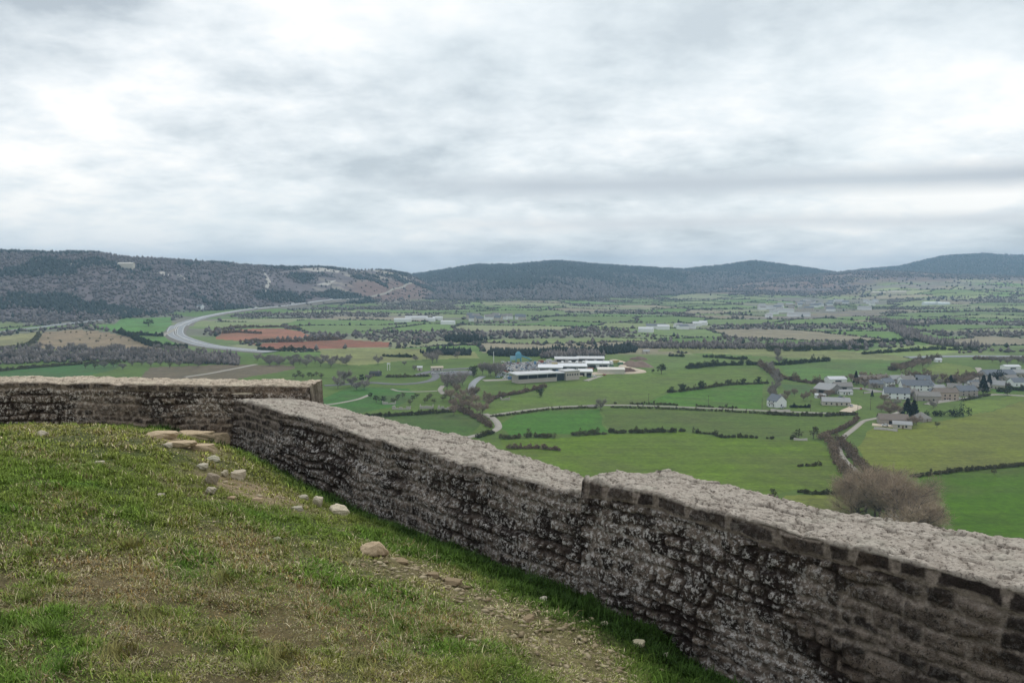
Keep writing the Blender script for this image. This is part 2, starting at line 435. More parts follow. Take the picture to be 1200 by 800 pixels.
strip('driveway', [(984,473),(992,474),(1001,475),(1004,477),(996,480),(991,483)], 9, M_sand, .35, 4)
strip('farmyard', [(1022,497.5),(1040,498.5),(1062,501)], 9, M_sand, .3, 4)
strip('farmyard', [(990,455),(1010,455),(1030,459)], 9, M_yard, .3, 4)
strip('road', [(1062,419),(1100,418),(1140,417.5),(1200,418),(1400,420)], 12, M_carriage, .8, 10)
strip('yard', [(586,433),(606,431),(625,428),(700,424.5)], 60, M_yard, .5, 6, 0)
strip('yard', [(672,440),(700,437.5),(720,437),(736,436.8)], 15, M_sand, .7, 5)
strip('sandy_track', [(718,422),(728,424.5),(734,427.5),(727,430),(736,431.5),(748,434),(755,436),(740,437.5),(720,437.5)], 7, M_sand, 1.0, 5)
strip('sandy_track', [(686,446.5),(694,443.5),(704,440.5)], 5, M_track, .4, 5)
strip('track', [(216,442),(250,437),(280,431),(300,427)], 5, M_track, .35, 6)
strip('yard', [(566,446),(582,445.5),(604,444.5)], 9, M_track, .4, 5)

# ------------------------------------------------------------------ vegetation
def blob_tris(centers, radii, n, size, flat=.8, seed=0, up=0.0, sliver=1.0):
    """loose leaf or twig faces filling ellipsoids"""
    g = np.random.default_rng(seed); k = len(centers)
    idx = np.repeat(np.arange(k), n); T = len(idx)
    d = g.normal(size=(T, 3)); d /= np.linalg.norm(d, axis=1)[:, None]
    r = g.random(T)**.45
    p = np.asarray(centers)[idx]+d*r[:, None]*np.asarray(radii)[idx]
    e1 = g.normal(size=(T, 3)); 
    if up: e1 = d*1.2+np.array([0, 0, up])+g.normal(size=(T, 3))*.55
    e1 /= np.linalg.norm(e1, axis=1)[:, None]
    e2 = np.cross(e1, g.normal(size=(T, 3))); e2 /= np.linalg.norm(e2, axis=1)[:, None]+1e-9
    s = size*(.6+.8*g.random(T))[:, None]
    v = np.stack([p-e1*s*.5-e2*s*.5*sliver, p-e1*s*.4+e2*s*.5*sliver, p+e1*s*.6], 1).reshape(-1, 3)
    return v, np.arange(T*3).reshape(-1, 3)
def tri_merge(parts):
    vs, fs, k = [], [], 0
    for v, f in parts: vs.append(v); fs.append(f+k); k += len(v)
    return np.concatenate(vs), np.concatenate(fs)
def mesh_of(name, v, f, m):
    o = mk(name, v, f, m); me = o.data; bpy.data.objects.remove(o); return me
def bare_template(seed, spread=.42, n=1150, tw=1.35, thin=.14, m=None):
    r = random.Random(seed); t = MB(); H = 10.0
    th = H*r.uniform(.12, .18); t.tube((0, 0, -.4), (0, 0, th), .22, .17); t.tube((0, 0, th), (.3, .2, H*.72), .16, .04)
    ends = []
    for i in range(9):
        a = i*2.4+r.uniform(-.3, .3); el = r.uniform(.35, 1.3); l = H*r.uniform(.3, .45)
        b0 = (0, 0, th+H*r.uniform(-.03, .28)); q = (math.cos(a)*math.cos(el)*l, math.sin(a)*math.cos(el)*l, b0[2]+math.sin(el)*l)
        t.tube(b0, q, .11, .05, 5); ends += [tuple(np.array(b0)*.5+np.array(q)*.5), tuple(np.array(b0)*.25+np.array(q)*.75), q]
        for j in range(4):
            a2 = a+r.uniform(-1, 1); e2 = r.uniform(.3, 1.3); l2 = H*r.uniform(.15, .27)
            q2 = (q[0]+math.cos(a2)*math.cos(e2)*l2, q[1]+math.sin(a2)*math.cos(e2)*l2, q[2]+math.sin(e2)*l2)
            t.tube(q, q2, .045, .015, 4); ends.append(q2); ends.append(tuple((np.array(q)+q2)/2))
    ce = np.array(ends); sc = spread*H/np.abs(ce[:, :2]).max(); ce[:, :2] *= min(sc, 1.25); ce[:, 2] *= 8.6/ce[:, 2].max()
    rad = np.tile([1.25, 1.25, 1.5], (len(ce), 1))
    v, f = blob_tris(ce, rad, max(4, n//len(ce)), tw, seed=seed, up=.6, sliver=thin)
    tm = mesh_of('trunk', np.array(t.v), t.f, M_bark)
    return ('bare', tm, mesh_of('crown', v, f, m or M_twig))
def bush_template(seed, m, n=260, size=.9, flat=.75):
    r = np.random.default_rng(seed); t = MB(); t.tube((0, 0, -.4), (.2, 0, 4), .3, .15)
    for i in range(5):
        a = i*1.3; t.tube((.1, 0, 2.5), (math.cos(a)*2.6, math.sin(a)*2.6, 6), .14, .05, 4)
    k = 13; d = r.normal(size=(k, 3)); d /= np.linalg.norm(d, axis=1)[:, None]
    ce = d*np.array([2.9, 2.9, 3.0])*r.uniform(.5, 1, (k, 1))+np.array([0, 0, 5.3]); rad = r.uniform(1.2, 2.1, (k, 1))*np.array([1, 1, .9])
    v, f = blob_tris(ce, rad, n//k, size, seed=seed, sliver=.9)
    return ('bush', mesh_of('trunk', np.array(t.v), t.f, M_bark), mesh_of('crown', v, f, m))
def conifer_template(seed, n=420):
    g = np.random.default_rng(seed); t = MB(); t.tube((0, 0, -.4), (0, 0, 9), .22, .04)
    z = g.random(n)**.7*9.2; z = .7+z; rr = (10-z)*.30*(.55+.45*g.random(n)); a = g.random(n)*6.283
    ce = np.stack([np.cos(a)*rr, np.sin(a)*rr, z], -1)
    v, f = blob_tris(ce, np.full((n, 3), .25), 2, 1.0, seed=seed, sliver=.7)
    return ('conifer', mesh_of('trunk', np.array(t.v), t.f, M_bark), mesh_of('crown', v, f, M_conifer))
BARE = [bare_template(s) for s in range(5)]
BARE_B = [bare_template(40+s, .45, 1150, 1.25, .15, M_twig_brown) for s in range(3)]
BARE_NEAR = [bare_template(60+s, .46, 5200, 1.0, .032, M_twig_thick) for s in range(4)]
BUSH = [bush_template(80+s, M_leaf) for s in range(4)]
BUSHB = [bush_template(90+s, M_hedge, 200, .8) for s in range(3)]
CONI = [conifer_template(100+s) for s in range(3)]
NT = 0
def tree(tpl, x, y, h, name, label, group=None, wide=1.0, cat='tree'):
    global NT; NT += 1
    kind, tm, cm = tpl
    z = float(hz(x, y)); o = empty(name, (x, y, z-.1), random.uniform(0, 6.28)); s = h/10
    o.scale = (s*wide, s*wide, s); tag(o, label, cat, group)
    for nm, me in (('trunk', tm), ('crown', cm)):
        c = bpy.data.objects.new(nm, me); C.objects.link(c); c.parent = o
    return o
def hedge(pts, h, label, m=None, w=None, name='hedge', dens=1.0, group=None, gap=0.0, tall=0.0, sz=None, parts=None):
    Lh = gline(pts, max(1.0, h*.42)); n = len(Lh); w = w or h*.9
    keep = rng.random(n) > gap if gap < .15 else fbm(np.arange(n)*.12, np.full(n, len(pts)*3.3), int(abs(pts[0][0])), 2) > gap
    if keep.sum() < 2: keep[:] = True
    Lh = Lh[keep]; n = len(Lh)
    hh = h*(.38+.75*vn(np.arange(n)*.35, np.full(n, pts[0][1]), 3)+.45*rng.random(n)**2+(tall+.5)*(rng.random(n) < .09))
    P = Lh+rng.normal(size=(n, 2))*w*.32
    z = hz(P[:, 0], P[:, 1])
    ce = np.c_[P, z+hh*.48]; rr_ = w*(.4+.45*rng.random(n)); rad = np.stack([rr_, rr_, hh*.56], -1)
    d0 = math.hypot(*Lh[0]); size = sz or max(.35, min(d0/900, h*.45))
    per = int(np.clip(dens*8*(h*w)/(size*size), 12, 130))
    v, f = blob_tris(ce, rad, per, size, seed=int(pts[0][0])+n, sliver=.85)
    return tag(mk(name, v, f, m or M_hedge), label, 'hedge' if name == 'hedge' else 'shrubs', group)

# hedges, from the near fields to the far ones
hedge([(1069,559),(1095,556),(1119,553),(1150,550),(1200,545.5),(1290,538)], 1.9, 'dark hedge below the olive pasture along the bright green field', dens=1.2)
hedge([(937,577),(960,579),(994,579)], 2.0, 'short thick dark hedge closing the meadow left of the brown thicket', dens=1.3)
hedge([(935,546.5),(948,546),(961,545)], 1.5, 'small isolated dark hedge standing in the middle of the green meadow', dens=1.3)
hedge([(586,514),(600,513.5),(614,512),(630,512),(647,513)], 3.0, 'bushy dark hedge on the near edge of the brightest small field', dens=1.1, tall=.6)
hedge([(672,510),(690,509.5),(704,508.5)], 2.6, 'short bushy hedge at the corner of the brightest small field', tall=.6)
hedge([(714,507),(740,507),(762,506.5),(786,506),(799,505.5)], 2.4, 'dark dense hedge between two long pastures in mid valley', dens=1.2)
hedge([(812,507),(836,509),(846,513),(870,512.5),(900,514),(932,514.5)], 1.8, 'broken low hedge leading to the two round bushes', gap=.3, tall=.4)
hedge([(590,526),(629,525),(655,528)], 2.2, 'low brown scrub hedge just beyond the top of the wall', M_hbrown, gap=.25)
hedge([(575,489),(603,485.5),(641,480.5),(686,478),(700,478)], 1.5, 'low dark hedge along the pale lane left of the lone tree', gap=.2)
hedge([(716,477.5),(760,478.5),(810,480.5),(856,482.5),(900,485)], 1.5, 'low dark hedge along the pale lane right of the lone tree', gap=.15, tall=.5)
hedge([(900,485.5),(930,487),(965,487.5),(1003,486)], 2.4, 'thick dark hedge in front of the white house and beige bungalow', dens=1.2)
hedge([(720,473),(760,474),(800,475),(850,478),(890,479)], 1.6, 'broken hedge on the far side of the long pale lane', gap=.45, tall=.7)
hedge([(782,460),(800,458.5),(825,455),(855,451),(875,450),(900,449.5)], 2.2, 'hedge with round bushes above the bright green wedge field', tall=.8)
hedge([(805,432),(825,430),(840,428.5),(875,427.5),(890,427)], 4.6, 'tall dark hedge of bushes across the upper pasture', M_leaf, dens=1.0, tall=.3)
hedge([(825,418.5),(845,419.5),(860,421),(876,421)], 3.4, 'short dark hedge above the tall hedge of bushes', M_leaf)
hedge([(786,417.5),(792,417.5),(799,418)], 4.5, 'small clump hedge at the top left corner of the upper pasture', M_leaf)
hedge([(907,428),(930,426.5),(950,424.5),(970,423)], 4.4, 'dark hedge on the far side of the green pasture behind the farm', M_leaf)
hedge([(890,427),(902,436),(915,443),(930,446),(952,449.5),(966,449)], 4.0, 'dark brown hedge curving down towards the farm sheds', M_hbrown, tall=.6)
hedge([(430,487),(452,488),(480,486.5),(510,484),(532,482.5)], 2.6, 'dark hedge behind the meadow beyond the wall corner', dens=1.1)
hedge([(536,478),(552,487),(566,493),(575,501)], 3.6, 'brown hedge beside the winding pale track', M_hbrown)
hedge([(560,513),(568,510),(578,507.5)], 2.4, 'small dark hedge at the lower bend of the winding track')
hedge([(452,442),(470,442),(488,441.5),(503,441)], 2.4, 'clipped dark hedge inside the loop of the access road')
hedge([(452,417.5),(470,418.5),(484,418.5)], 4.0, 'dark bushes hedge in the pale meadow left of the conifer belt', M_leaf)
hedge([(576,468),(590,464),(606,461.5),(622,458),(637,454.5)], 3.4, 'brown scrub hedge on the slope below the scrap yard', M_hbrown, tall=.5)
hedge([(966,513),(975,522),(980,535),(988,550),(996,566),(1000,582)], 4.4, 'tall brown hedge on the left side of the farm track', M_hbrown, dens=1.1)
hedge([(984,515),(990,524),(1000,536),(1010,547),(1017,553)], 3.6, 'brown hedge on the right side of the farm track', M_hbrown, dens=1.1)
hedge([(968,511),(985,504),(1000,496),(1006,491)], 2.4, 'low brown hedge where the farm track leaves the village', M_hbrown)
hedge([(1087,487),(1100,487),(1115,487.5),(1133,487)], 6.5, 'tall black green clipped hedge in front of the stone houses', M_conifer, dens=1.5, w=5)
hedge([(1160,445),(1170,445),(1179,444.5)], 6.0, 'black green clipped hedge in front of the far slate barn', M_conifer, dens=1.5, w=5)
hedge([(1128,469.5),(1140,467),(1158,463.5)], 2.0, 'low dark hedge beside the lane leaving the village')
hedge([(928,477.5),(938,477.5),(948,477.5)], 2.4, 'row of clipped dark shrubs beside the white house', M_conifer, gap=.1, dens=1.3)
hedge([(1045,434),(1062,429),(1080,424),(1100,421)], 4.5, 'brown hedge behind the small round pasture', M_hbrown, tall=.5)
hedge([(1062,444),(1075,441),(1085,442),(1092,446)], 5.0, 'dark brown hedge on the left of the small round pasture', M_hbrown, tall=.5)
hedge([(1106,449),(1120,447),(1132,445),(1140,441)], 5.0, 'brown hedge on the near side of the small round pasture', M_hbrown, tall=.5)
hedge([(1170,459),(1185,457),(1198,457.5),(1215,456)], 4.5, 'green bushy hedge at the right edge of the village', M_leaf)
hedge([(1140,421),(1160,421.5),(1200,421),(1300,423)], 4.0, 'dark hedge along the near side of the distant straight road', M_hbrown)
hedge([(900,411),(940,411),(985,409),(1010,409)], 6.0, 'dark tree hedge across the mid valley above the pale pasture', M_leaf, tall=.4)
hedge([(1010,415),(1060,411.5),(1100,409.5),(1145,411)], 4.0, 'low dark hedge under the pale green far field', M_leaf)
hedge([(1000,402.5),(1060,400.5),(1080,400)], 5.0, 'dark hedge above the pale green far field', M_leaf)
hedge([(252,387),(290,384),(330,383.2),(352,386)], 4.0, 'dark hedge along the top of the red ploughed field', M_hbrown, dens=1.2)
hedge([(250,391),(280,389.5),(305,391)], 4.5, 'dark hedge crossing the upper red field', M_hbrown, dens=1.2)
hedge([(284,401.5),(320,400.8),(353,400.5)], 5.0, 'dark hedge between the two red ploughed fields', M_hbrown, dens=1.2)
hedge([(360,399.5),(380,398.5),(398,398)], 5.0, 'dark hedge at the right end of the upper red field', M_hbrown, dens=1.2)
hedge([(302,411),(335,411.5),(365,411.5)], 5.0, 'dark green hedge below the lower red field', M_leaf, dens=1.2)
hedge([(0,435),(40,431),(80,428),(110,426),(140,425)], 3.0, 'dark hedge along the far side of the green field behind the wall', dens=1.2)
hedge([(152,393),(170,393),(190,394)], 5.0, 'dark hedge between the two small green fields by the motorway', M_leaf, dens=1.2)
hedge([(140,391),(155,395),(165,400),(180,406),(200,408),(220,408)], 6.0, 'dark hedge running down beside the motorway bend', M_leaf, dens=1.2)
hedge([(-40,411),(0,409.5),(30,406),(38,402),(46,392)], 4.0, 'dark hedge round the pale grey green field', dens=1.2)

def near(px, py, tpls, h, name, label, group=None, wide=1.0, jx=0, jy=0, cat='tree'):
    x, y, _ = ground(px+random.uniform(-jx, jx), py+random.uniform(-jy, jy))
    return tree(random.choice(tpls), x, y, h*random.uniform(.9, 1.1), name, label, group, wide, cat)

# thicket of bare trees at the foot of the hill (right)
for i in range(17):
    tt_ = i/16; px = 1008+tt_*100+random.uniform(-7, 7); d = 352-tt_*46+random.uniform(-14, 20); h = 9+14*math.sin(min(1, .16+tt_*.9)*math.pi)**.8*random.uniform(.85, 1.1)
    x = (px-600)/F*d; tree(BARE_NEAR[i % 4], x, d, h, 'bare_tree', 'fuzzy bare brown tree in the thicket beyond the wall', 'bare brown trees of the thicket beyond the wall', random.uniform(1.15, 1.45))
for px, py, h in [(1001,575,6),(1006,588,7.5),(1000,600,6),(1012,566,6),(1020,572,6.5)]:
    near(px, py, BARE_NEAR, h, 'bare_tree', 'small bare brown tree where the track hedges meet the thicket', 'small bare trees at the head of the thicket', wide=1.3)
# single trees and bushes
for px, py, h, lbl in [(935,514,7,'left one of two round brown bushes at the meadow hedge'),(953,513.5,8,'right one of two round brown bushes at the meadow hedge'),(907,583,5,'small brown bush at the foot of the meadow beyond the wall'),
                       (1098,500.5,5,'small bush in the pasture below the black hedge'),(1165,556,4,'brown bush on the dark hedge above the bright field')]:
    near(px, py, BUSHB, h, 'bush', lbl, wide=1.25, cat='bush')
for px, py, h, lbl in [(787,460,6.5,'leftmost round bush on the hedge above the wedge field'),(799,459,8.5,'broad round bush on the hedge above the wedge field'),(822,456,9,'tallest round bush on the hedge above the wedge field'),(853,451,6,'small round bush midway along the wedge field hedge'),(871,450.5,7.5,'oval bush near the right end of the wedge field hedge'),(889,449.5,7,'last bush at the right end of the wedge field hedge'),
                       (775,438,12,'dark lone tree on the pasture beside the sandy track'),(765,436.5,4,'low dark bush beside the lone pasture tree'),(633,465,8.5,'round tree standing alone on the slope below the scrap yard'),
                       (817,432,9,'round dark tree rising from the tall upper hedge'),(836,430,9,'second round tree rising from the tall upper hedge')]:
    near(px, py, BUSH, h, 'round_tree', lbl, wide=1.2)
near(704,480,BARE,9,'bare_tree','lone bare tree on the lane at the corner of the brightest field',wide=1.1)
for k in range(12):
    near(906+k % 3*2, 416+k*5.2, BARE, 10, 'bare_tree', 'bare tree in the strip of trees leading to the white house', 'bare trees in the strip leading to the white house', jx=5, jy=1)
for k in range(9):
    near(918+k*7, 470-k % 3*3, BARE_B, 7, 'bare_tree', 'bare brown tree behind the white house and its garden', 'bare brown trees behind the white house', jx=3, jy=1)
for k in range(9):
    near(990+k*6, 450-k % 2*4, BARE_B, 8.5, 'bare_tree', 'bare tree in the clump behind the farm sheds', 'bare trees in the clump behind the farm sheds', jx=3, jy=1.5)
near(1003,450,CONI,12,'conifer','dark pointed conifer behind the farm sheds')
near(1022,465,CONI,6,'conifer','small dark conifer on the green lawn of the village')
near(1063,489,CONI,14,'conifer','tall black conifer in front of the white slate roofed house',wide=1.2)
near(1071,490,CONI,11.5,'conifer','second tall black conifer beside the pavilion roof',wide=1.3)
near(1055,487,BARE_B,10,'bare_tree','bare brown tree beside the tall black conifers',wide=1.2)
near(1043,487,BARE_B,8,'bare_tree','bare brown tree above the stone farm barn',wide=1.3)
near(1074,452,CONI,8,'conifer','small dark conifer before the long slate roof',wide=1.3)
near(1114,449,CONI,8,'conifer','dark conifer at the edge of the small round pasture',wide=1.4)
near(1152,461,CONI,14,'conifer','left conifer of the pair by the far lane',wide=1.2)
near(1159,455,CONI,12,'conifer','right conifer of the pair by the far lane',wide=1.1)
near(1091,455,BARE_B,8,'bare_tree','bare tree in the yard beside the long slate roof',wide=1.1)
near(1180,463,BUSH,7,'bush','round green bush beside the lane at the village edge',wide=1.4,cat='bush')
for k in range(12):
    near(1106+k*4, 450-abs(k-6)*.8, BARE_B, 8, 'bare_tree', 'bare brown tree round the small pasture behind the village', 'bare brown trees round the small pasture', jx=4, jy=2)
for k in range(8):
    near(1048+k*6, 436-k*1.0, BARE_B, 9, 'bare_tree', 'bare brown tree in the copse above the village roofs', 'bare brown trees in the copse above the village', jx=3, jy=2)
for k in range(8):
    near(1165+k*7, 425+k % 3, BARE, 9, 'bare_tree', 'bare grey tree behind the far slate barn', 'bare grey trees behind the far slate barn', jx=3, jy=1)
for px, py in [(1025,457),(1030,452),(1044,457),(1062,462),(1068,466),(1095,448),(1100,452),(1121,455),(1126,452),(1136,456),(1144,452),(1013,455),(1036,472),(1042,478),(1050,478),(1033,482),(1066,478),(1094,478),(1075,498),(1069,500),(1160,450),(1174,449),(1178,455),(1141,462)]:
    near(px, py, BARE_B+BARE, 7.5, 'bare_tree', 'bare brown garden tree between the village houses', 'bare brown garden trees between the village houses', jx=1.5, jy=1, wide=1.15)
# copse by the winding track
for k in range(16):
    near(532+k % 5*9, 462+k*1.7, BARE_B, 9.5, 'bare_tree', 'bare brown tree in the copse beside the winding track', 'bare brown trees in the copse by the winding track', jx=4, jy=1.5)
for k in range(5):
    near(520+k*5, 452+k % 2*6, BARE, 13, 'bare_tree', 'tall bare tree beside the car park loop', 'tall bare trees beside the car park loop', jx=2, jy=1.5, wide=1.0)
near(555,441,BUSH,12,'round_tree','round dark tree at the car park end',wide=1.2)
for k in range(5):
    near(566+k*5, 440+k % 2, BARE, 14, 'bare_tree', 'bare dark tree at the left side of the scrap yard', 'bare dark trees left of the scrap yard', jx=2, jy=1)
for px, py, h in [(403,450,13),(412,453,11),(396,455,11),(424,448,8),(432,447,7),(427,456,9),(418,457,9)]:
    near(px, py, BARE+BUSH[:1], h, 'round_tree', 'dark rounded tree beside the access road near the wall corner', 'dark rounded trees beside the access road', wide=1.2)
for px, py, h in [(441,471,6),(449,472,6),(434,466,5)]:
    near(px, py, BUSH, h, 'bush', 'round dark bush on the green slope beyond the wall corner', 'round dark bushes on the green slope', wide=1.3, cat='bush')
for k in range(16):
    near(463+k*5.4, 473-k % 3*3, BUSHB, 5.0, 'bush', 'dark scrub bush among the pale ruins', 'dark scrub bushes among the pale ruins', jx=3, jy=1.5, wide=1.5, cat='bush')
for px, py, h in [(443,427,11),(487,423,7),(507,426,13),(512,424,14),(500,421,9),(536,420,9),(474,428,6),(486,434,6)]:
    near(px, py, BARE, h, 'bare_tree', 'grey bare tree in the pale meadow before the conifer belt', 'grey bare trees in the pale meadow', wide=1.1)
for k in range(22):
    near(304+k*5, 424+k % 3*2.5, BARE, 9.5, 'bare_tree', 'grey bare tree in the line below the red fields', 'grey bare trees in the line below the red fields', jx=3, jy=1.5, wide=1.2)
for k in range(7):
    near(345+k*5, 443-k % 2*1.5, BUSHB, 6, 'bush', 'dark shrub beyond the end of the back wall', 'dark shrubs beyond the end of the back wall', jx=2, jy=1, wide=1.5, cat='bush')
for k in range(64):
    t_ = k/64
    near(-15+t_*260+random.uniform(-4, 4), 420-8*math.sin(t_*2.6)+random.uniform(-7, 7)+t_*6, BARE, 10, 'bare_tree', 'grey bare tree in the dense wood behind the back wall', 'grey bare trees of the wood behind the back wall', wide=1.25)
for k in range(14):
    near(100+k*11, 432-k*.4+random.uniform(-3, 3), BARE+BUSHB, 8, 'bare_tree', 'dark bare tree at the near edge of the wood', 'dark bare trees at the near edge of the wood', wide=1.3)
for k in range(26):
    near(55+random.random()*100, 389+random.random()*13, BUSHB, 3.5, 'bush', 'dark bush dotted over the brown knoll', 'dark bushes dotted over the brown knoll', wide=1.4, cat='bush')
near(174,382,BUSH,12,'round_tree','large dark tree clump in the small green field',wide=2.2)

# far woods, hedgerows and wooded hills: uncountable masses
def mass(name, x, y, h, wd, c0, c1, m, tall=.5, jit=.35):
    n = len(x); z = hz(x, y); g = np.random.default_rng(len(name)+n)
    base = np.array([[1,0,.35],[.31,.95,.4],[-.81,.59,.35],[-.81,-.59,.4],[.31,-.95,.35],[0,0,1.0],[0,0,-.1]])
    v = base[None]*np.stack([wd, wd, h], -1)[:, None, :]*(1+g.uniform(-jit, jit, (n, 7, 3)))
    a = g.random(n)*6.28; ca, sa = np.cos(a)[:, None], np.sin(a)[:, None]
    vx = v[..., 0]*ca-v[..., 1]*sa; vy = v[..., 0]*sa+v[..., 1]*ca
    v = np.stack([vx+x[:, None], vy+y[:, None], v[..., 2]+z[:, None]-.3], -1)
    fb = np.array([(i, (i+1) % 5, 5) for i in range(5)]+[((i+1) % 5, i, 6) for i in range(5)])
    f = (fb[None]+7*np.arange(n)[:, None, None]).reshape(-1, 3)
    t = g.random((n, 1)); c = np.array(c0)*(1-t)+np.array(c1)*t if np.ndim(c0) == 1 else c0
    return tag(mk(name, v.reshape(-1, 3), f, m, col=np.repeat(c, 7, 0)), kind='stuff')
M_wood = attrmat('far_woods', .2, .05, .5)
def scatter(n, u0, u1, y0, y1):
    y = np.sqrt(rng.random(n)*(y1**2-y0**2)+y0**2); u = u0+(u1-u0)*rng.random(n); return u*y, y
CON0, CON1 = (.012, .02, .016), (.035, .045, .034); DEC0, DEC1 = (.085, .072, .066), (.19, .165, .155)
def forest(lay, nn_, u0, u1, y0, y1, fdens, fcon, h=8.5, mind=6):
    x, y = scatter(nn_, u0, u1, y0, y1); hh = hill(lay, x, y); z = hz(x, y); px, py = pcoord(x, y, z)
    top = np.maximum.reduce([hill(k, x, y) for k in LAY])
    D = np.interp(x/y, LAY[lay][0], LAY[lay][2])
    k = (hh > mind) & (hh >= top-.5) & (y < D+90); x, y, px, py = x[k], y[k], px[k], py[k]
    k = rng.random(len(x)) < fdens(x, y, px, py); x, y, px, py = x[k], y[k], px[k], py[k]
    con = rng.random(len(x)) < fcon(x, y, px, py); t = rng.random((len(x), 1))
    c = np.where(con[:, None], np.array((.022, .034, .034))*(1-t)+np.array((.046, .062, .060))*t, np.array((.10, .088, .09))*(1-t)+np.array((.17, .152, .155))*t)
    hs = h*(.6+.8*rng.random(len(x)))*np.where(con, 1.1, .9)
    mass('forest', x, y, hs, hs*np.where(con, .42, .58), c, None, M_wood)
n16 = lambda x, y: fbm(x/160, y/160, 55, 5)
forest('left', 100000, -.8, -.07, 1400, 3500, lambda x, y, px, py: np.clip(.35+1.6*sst(.42, .6, n16(x, y))-.85*sst(270, 440, px)*(1-sst(.5, .62, n16(x, y)))-.9*(sst(395, 440, px)*sst(322, 332, py)), .03, 1),
       lambda x, y, px, py: np.clip(1.3*sst(.44, .56, n16(x, y)+.07*sst(308, 296, py)-.05+.09*np.exp(-((py-358)/12)**2)), .03, .95), 7)
forest('middle', 90000, -.2, .42, 2500, 5800, lambda x, y, px, py: np.full(len(x), .95),
       lambda x, y, px, py: np.clip(sst(350, 322, py+(n16(x, y)-.5)*46+8*sst(600, 700, px)), .05, .97), 11)
forest('saddle', 36000, .15, .75, 2300, 4800, lambda x, y, px, py: np.clip(.55*sst(.4, .6, n16(x, y)+.06)*(1-.94*sst(985, 1040, px)*sst(324, 329, py)), .03, 1), lambda x, y, px, py: np.full(len(x), .12), 8)
forest('far', 40000, .33, .8, 4600, 6700, lambda x, y, px, py: np.where(px > 1172, .5, .95), lambda x, y, px, py: np.full(len(x), .8), 13)
# woods and hedgerows in the far valley
x, y = scatter(150000, -.66, .72, 1050, 3800)
hh = np.maximum.reduce([hill(k, x, y) for k in LAY]); w = wooddens(x, y)
_, ed = cells(x, y, 265, 135, 100)
fieldhit = np.zeros(len(x), bool)
for poly, c_ in FIELDS:
    fieldhit |= inpoly(x, y, [ground(*p)[:2] for p in poly])
hwy = np.min(np.hypot(x[:, None]-HWL[None, ::3, 0], y[:, None]-HWL[None, ::3, 1]), 1) > 45
px_, py_ = pcoord(x, y, hz(x, y))
CLEAR = [(566,412,760,446),(545,366,640,378),(750,376,835,392),(872,346,1040,374),(1080,350,1115,360),(455,370,540,384)]
clr = np.ones(len(x), bool)
for a, b_, c_, d_ in CLEAR: clr &= ~((px_ > a) & (px_ < c_) & (py_ > b_) & (py_ < d_))
ok = ~fieldhit & hwy
k = ok & clr & (hh < 20) & (w > .562) & (rng.random(len(x)) < .48); xx, yy = x[k], y[k]
t = rng.random((len(xx), 1)); con = (rng.random(len(xx)) < .1)[:, None]
mass('woods', xx, yy, 5.2*(.5+.9*rng.random(len(xx))), 3.0*(.6+.8*rng.random(len(xx))), np.where(con, np.array(CON1)*1.2, np.array(DEC0)*(1-t)+np.array(DEC1)*t), None, M_wood)
x, y = scatter(800000, -.66, .72, 1050, 3600)
_, ed = cells(x, y, 265, 135, 100); k = (ed < 5.0) & (fbm(x/90, y/90, 12, 2) > .36); x, y = x[k], y[k]
hh = np.maximum.reduce([hill(k_, x, y) for k_ in LAY]); w = wooddens(x, y); k = (hh < 90) & (w < .575)
for poly, c_ in FIELDS: k &= ~inpoly(x, y, [ground(*p)[:2] for p in poly])
px_, py_ = pcoord(x, y, hz(x, y))
for a, b_, c_, d_ in CLEAR[:1]: k &= ~((px_ > a) & (px_ < c_) & (py_ > b_) & (py_ < d_))
x, y = x[k], y[k]; k = np.min(np.hypot(x[:, None]-HWL[None, ::3, 0], y[:, None]-HWL[None, ::3, 1]), 1) > 45; xx, yy = x[k], y[k]
t = rng.random((len(xx), 1)); con = (rng.random(len(xx)) < .5)[:, None]; big_ = rng.random(len(xx)) < .07
mass('hedgerows', xx, yy, 2.1*(.5+.9*rng.random(len(xx)))*np.where(big_, 2.3, 1), 1.9*(.6+.8*rng.random(len(xx)))*np.where(big_, 1.6, 1), np.where(con, np.array(CON1)*1.2, np.array(DEC0)*(1-t)+np.array(DEC1)*.8*t), None, M_wood)
NW = 1500; tt = rng.random(NW); qx = -20+tt*300; qy = 418-5*np.sin(tt*2.6)+tt*7+rng.uniform(-9, 10, NW)*(1-.45*tt)
gp = np.array([ground(a, b_)[:2] for a, b_ in zip(qx, qy)]); t = rng.random((NW, 1))
mass('woods', gp[:, 0], gp[:, 1], 6.0*(.5+.8*rng.random(NW)), 2.2*(.6+.8*rng.random(NW)), np.array(DEC0)*(1-t)+np.array(DEC1)*t, None, M_wood)
# dark conifer belts behind the scrap yard
def belt(pts, n, width, h, c0, c1):
    Lb = gline(pts, 4); i = rng.integers(0, len(Lb), n); p = Lb[i]+np.c_[rng.normal(size=n)*4, rng.random(n)*width]
    mass('woods', p[:, 0], p[:, 1], h*(.7+.5*rng.random(n)), h*.3*(.7+.5*rng.random(n)), c0, c1, M_wood)
belt([(578,417),(600,418),(625,418),(645,417)], 420, 45, 6.5, CON0, (.024, .034, .026))
belt([(650,417),(690,417),(720,415),(742,412.5)], 480, 50, 7.5, CON0, (.024, .034, .026))
belt([(503,415.5),(525,416),(546,416.5)], 300, 30, 6.5, CON0, (.024, .034, .026))
belt([(525,400),(545,402),(560,401)], 160, 60, 9, CON0, (.024, .034, .026))
belt([(640,420),(670,419),(700,418)], 260, 30, 8, DEC0, DEC1)
belt([(745,408),(800,409),(860,409),(900,409),(960,409),(1010,408)], 700, 40, 7, DEC0, DEC1)
belt([(1056,385),(1070,391),(1080,398),(1100,404),(1130,409),(1160,411)], 500, 60, 9, DEC0, DEC1)
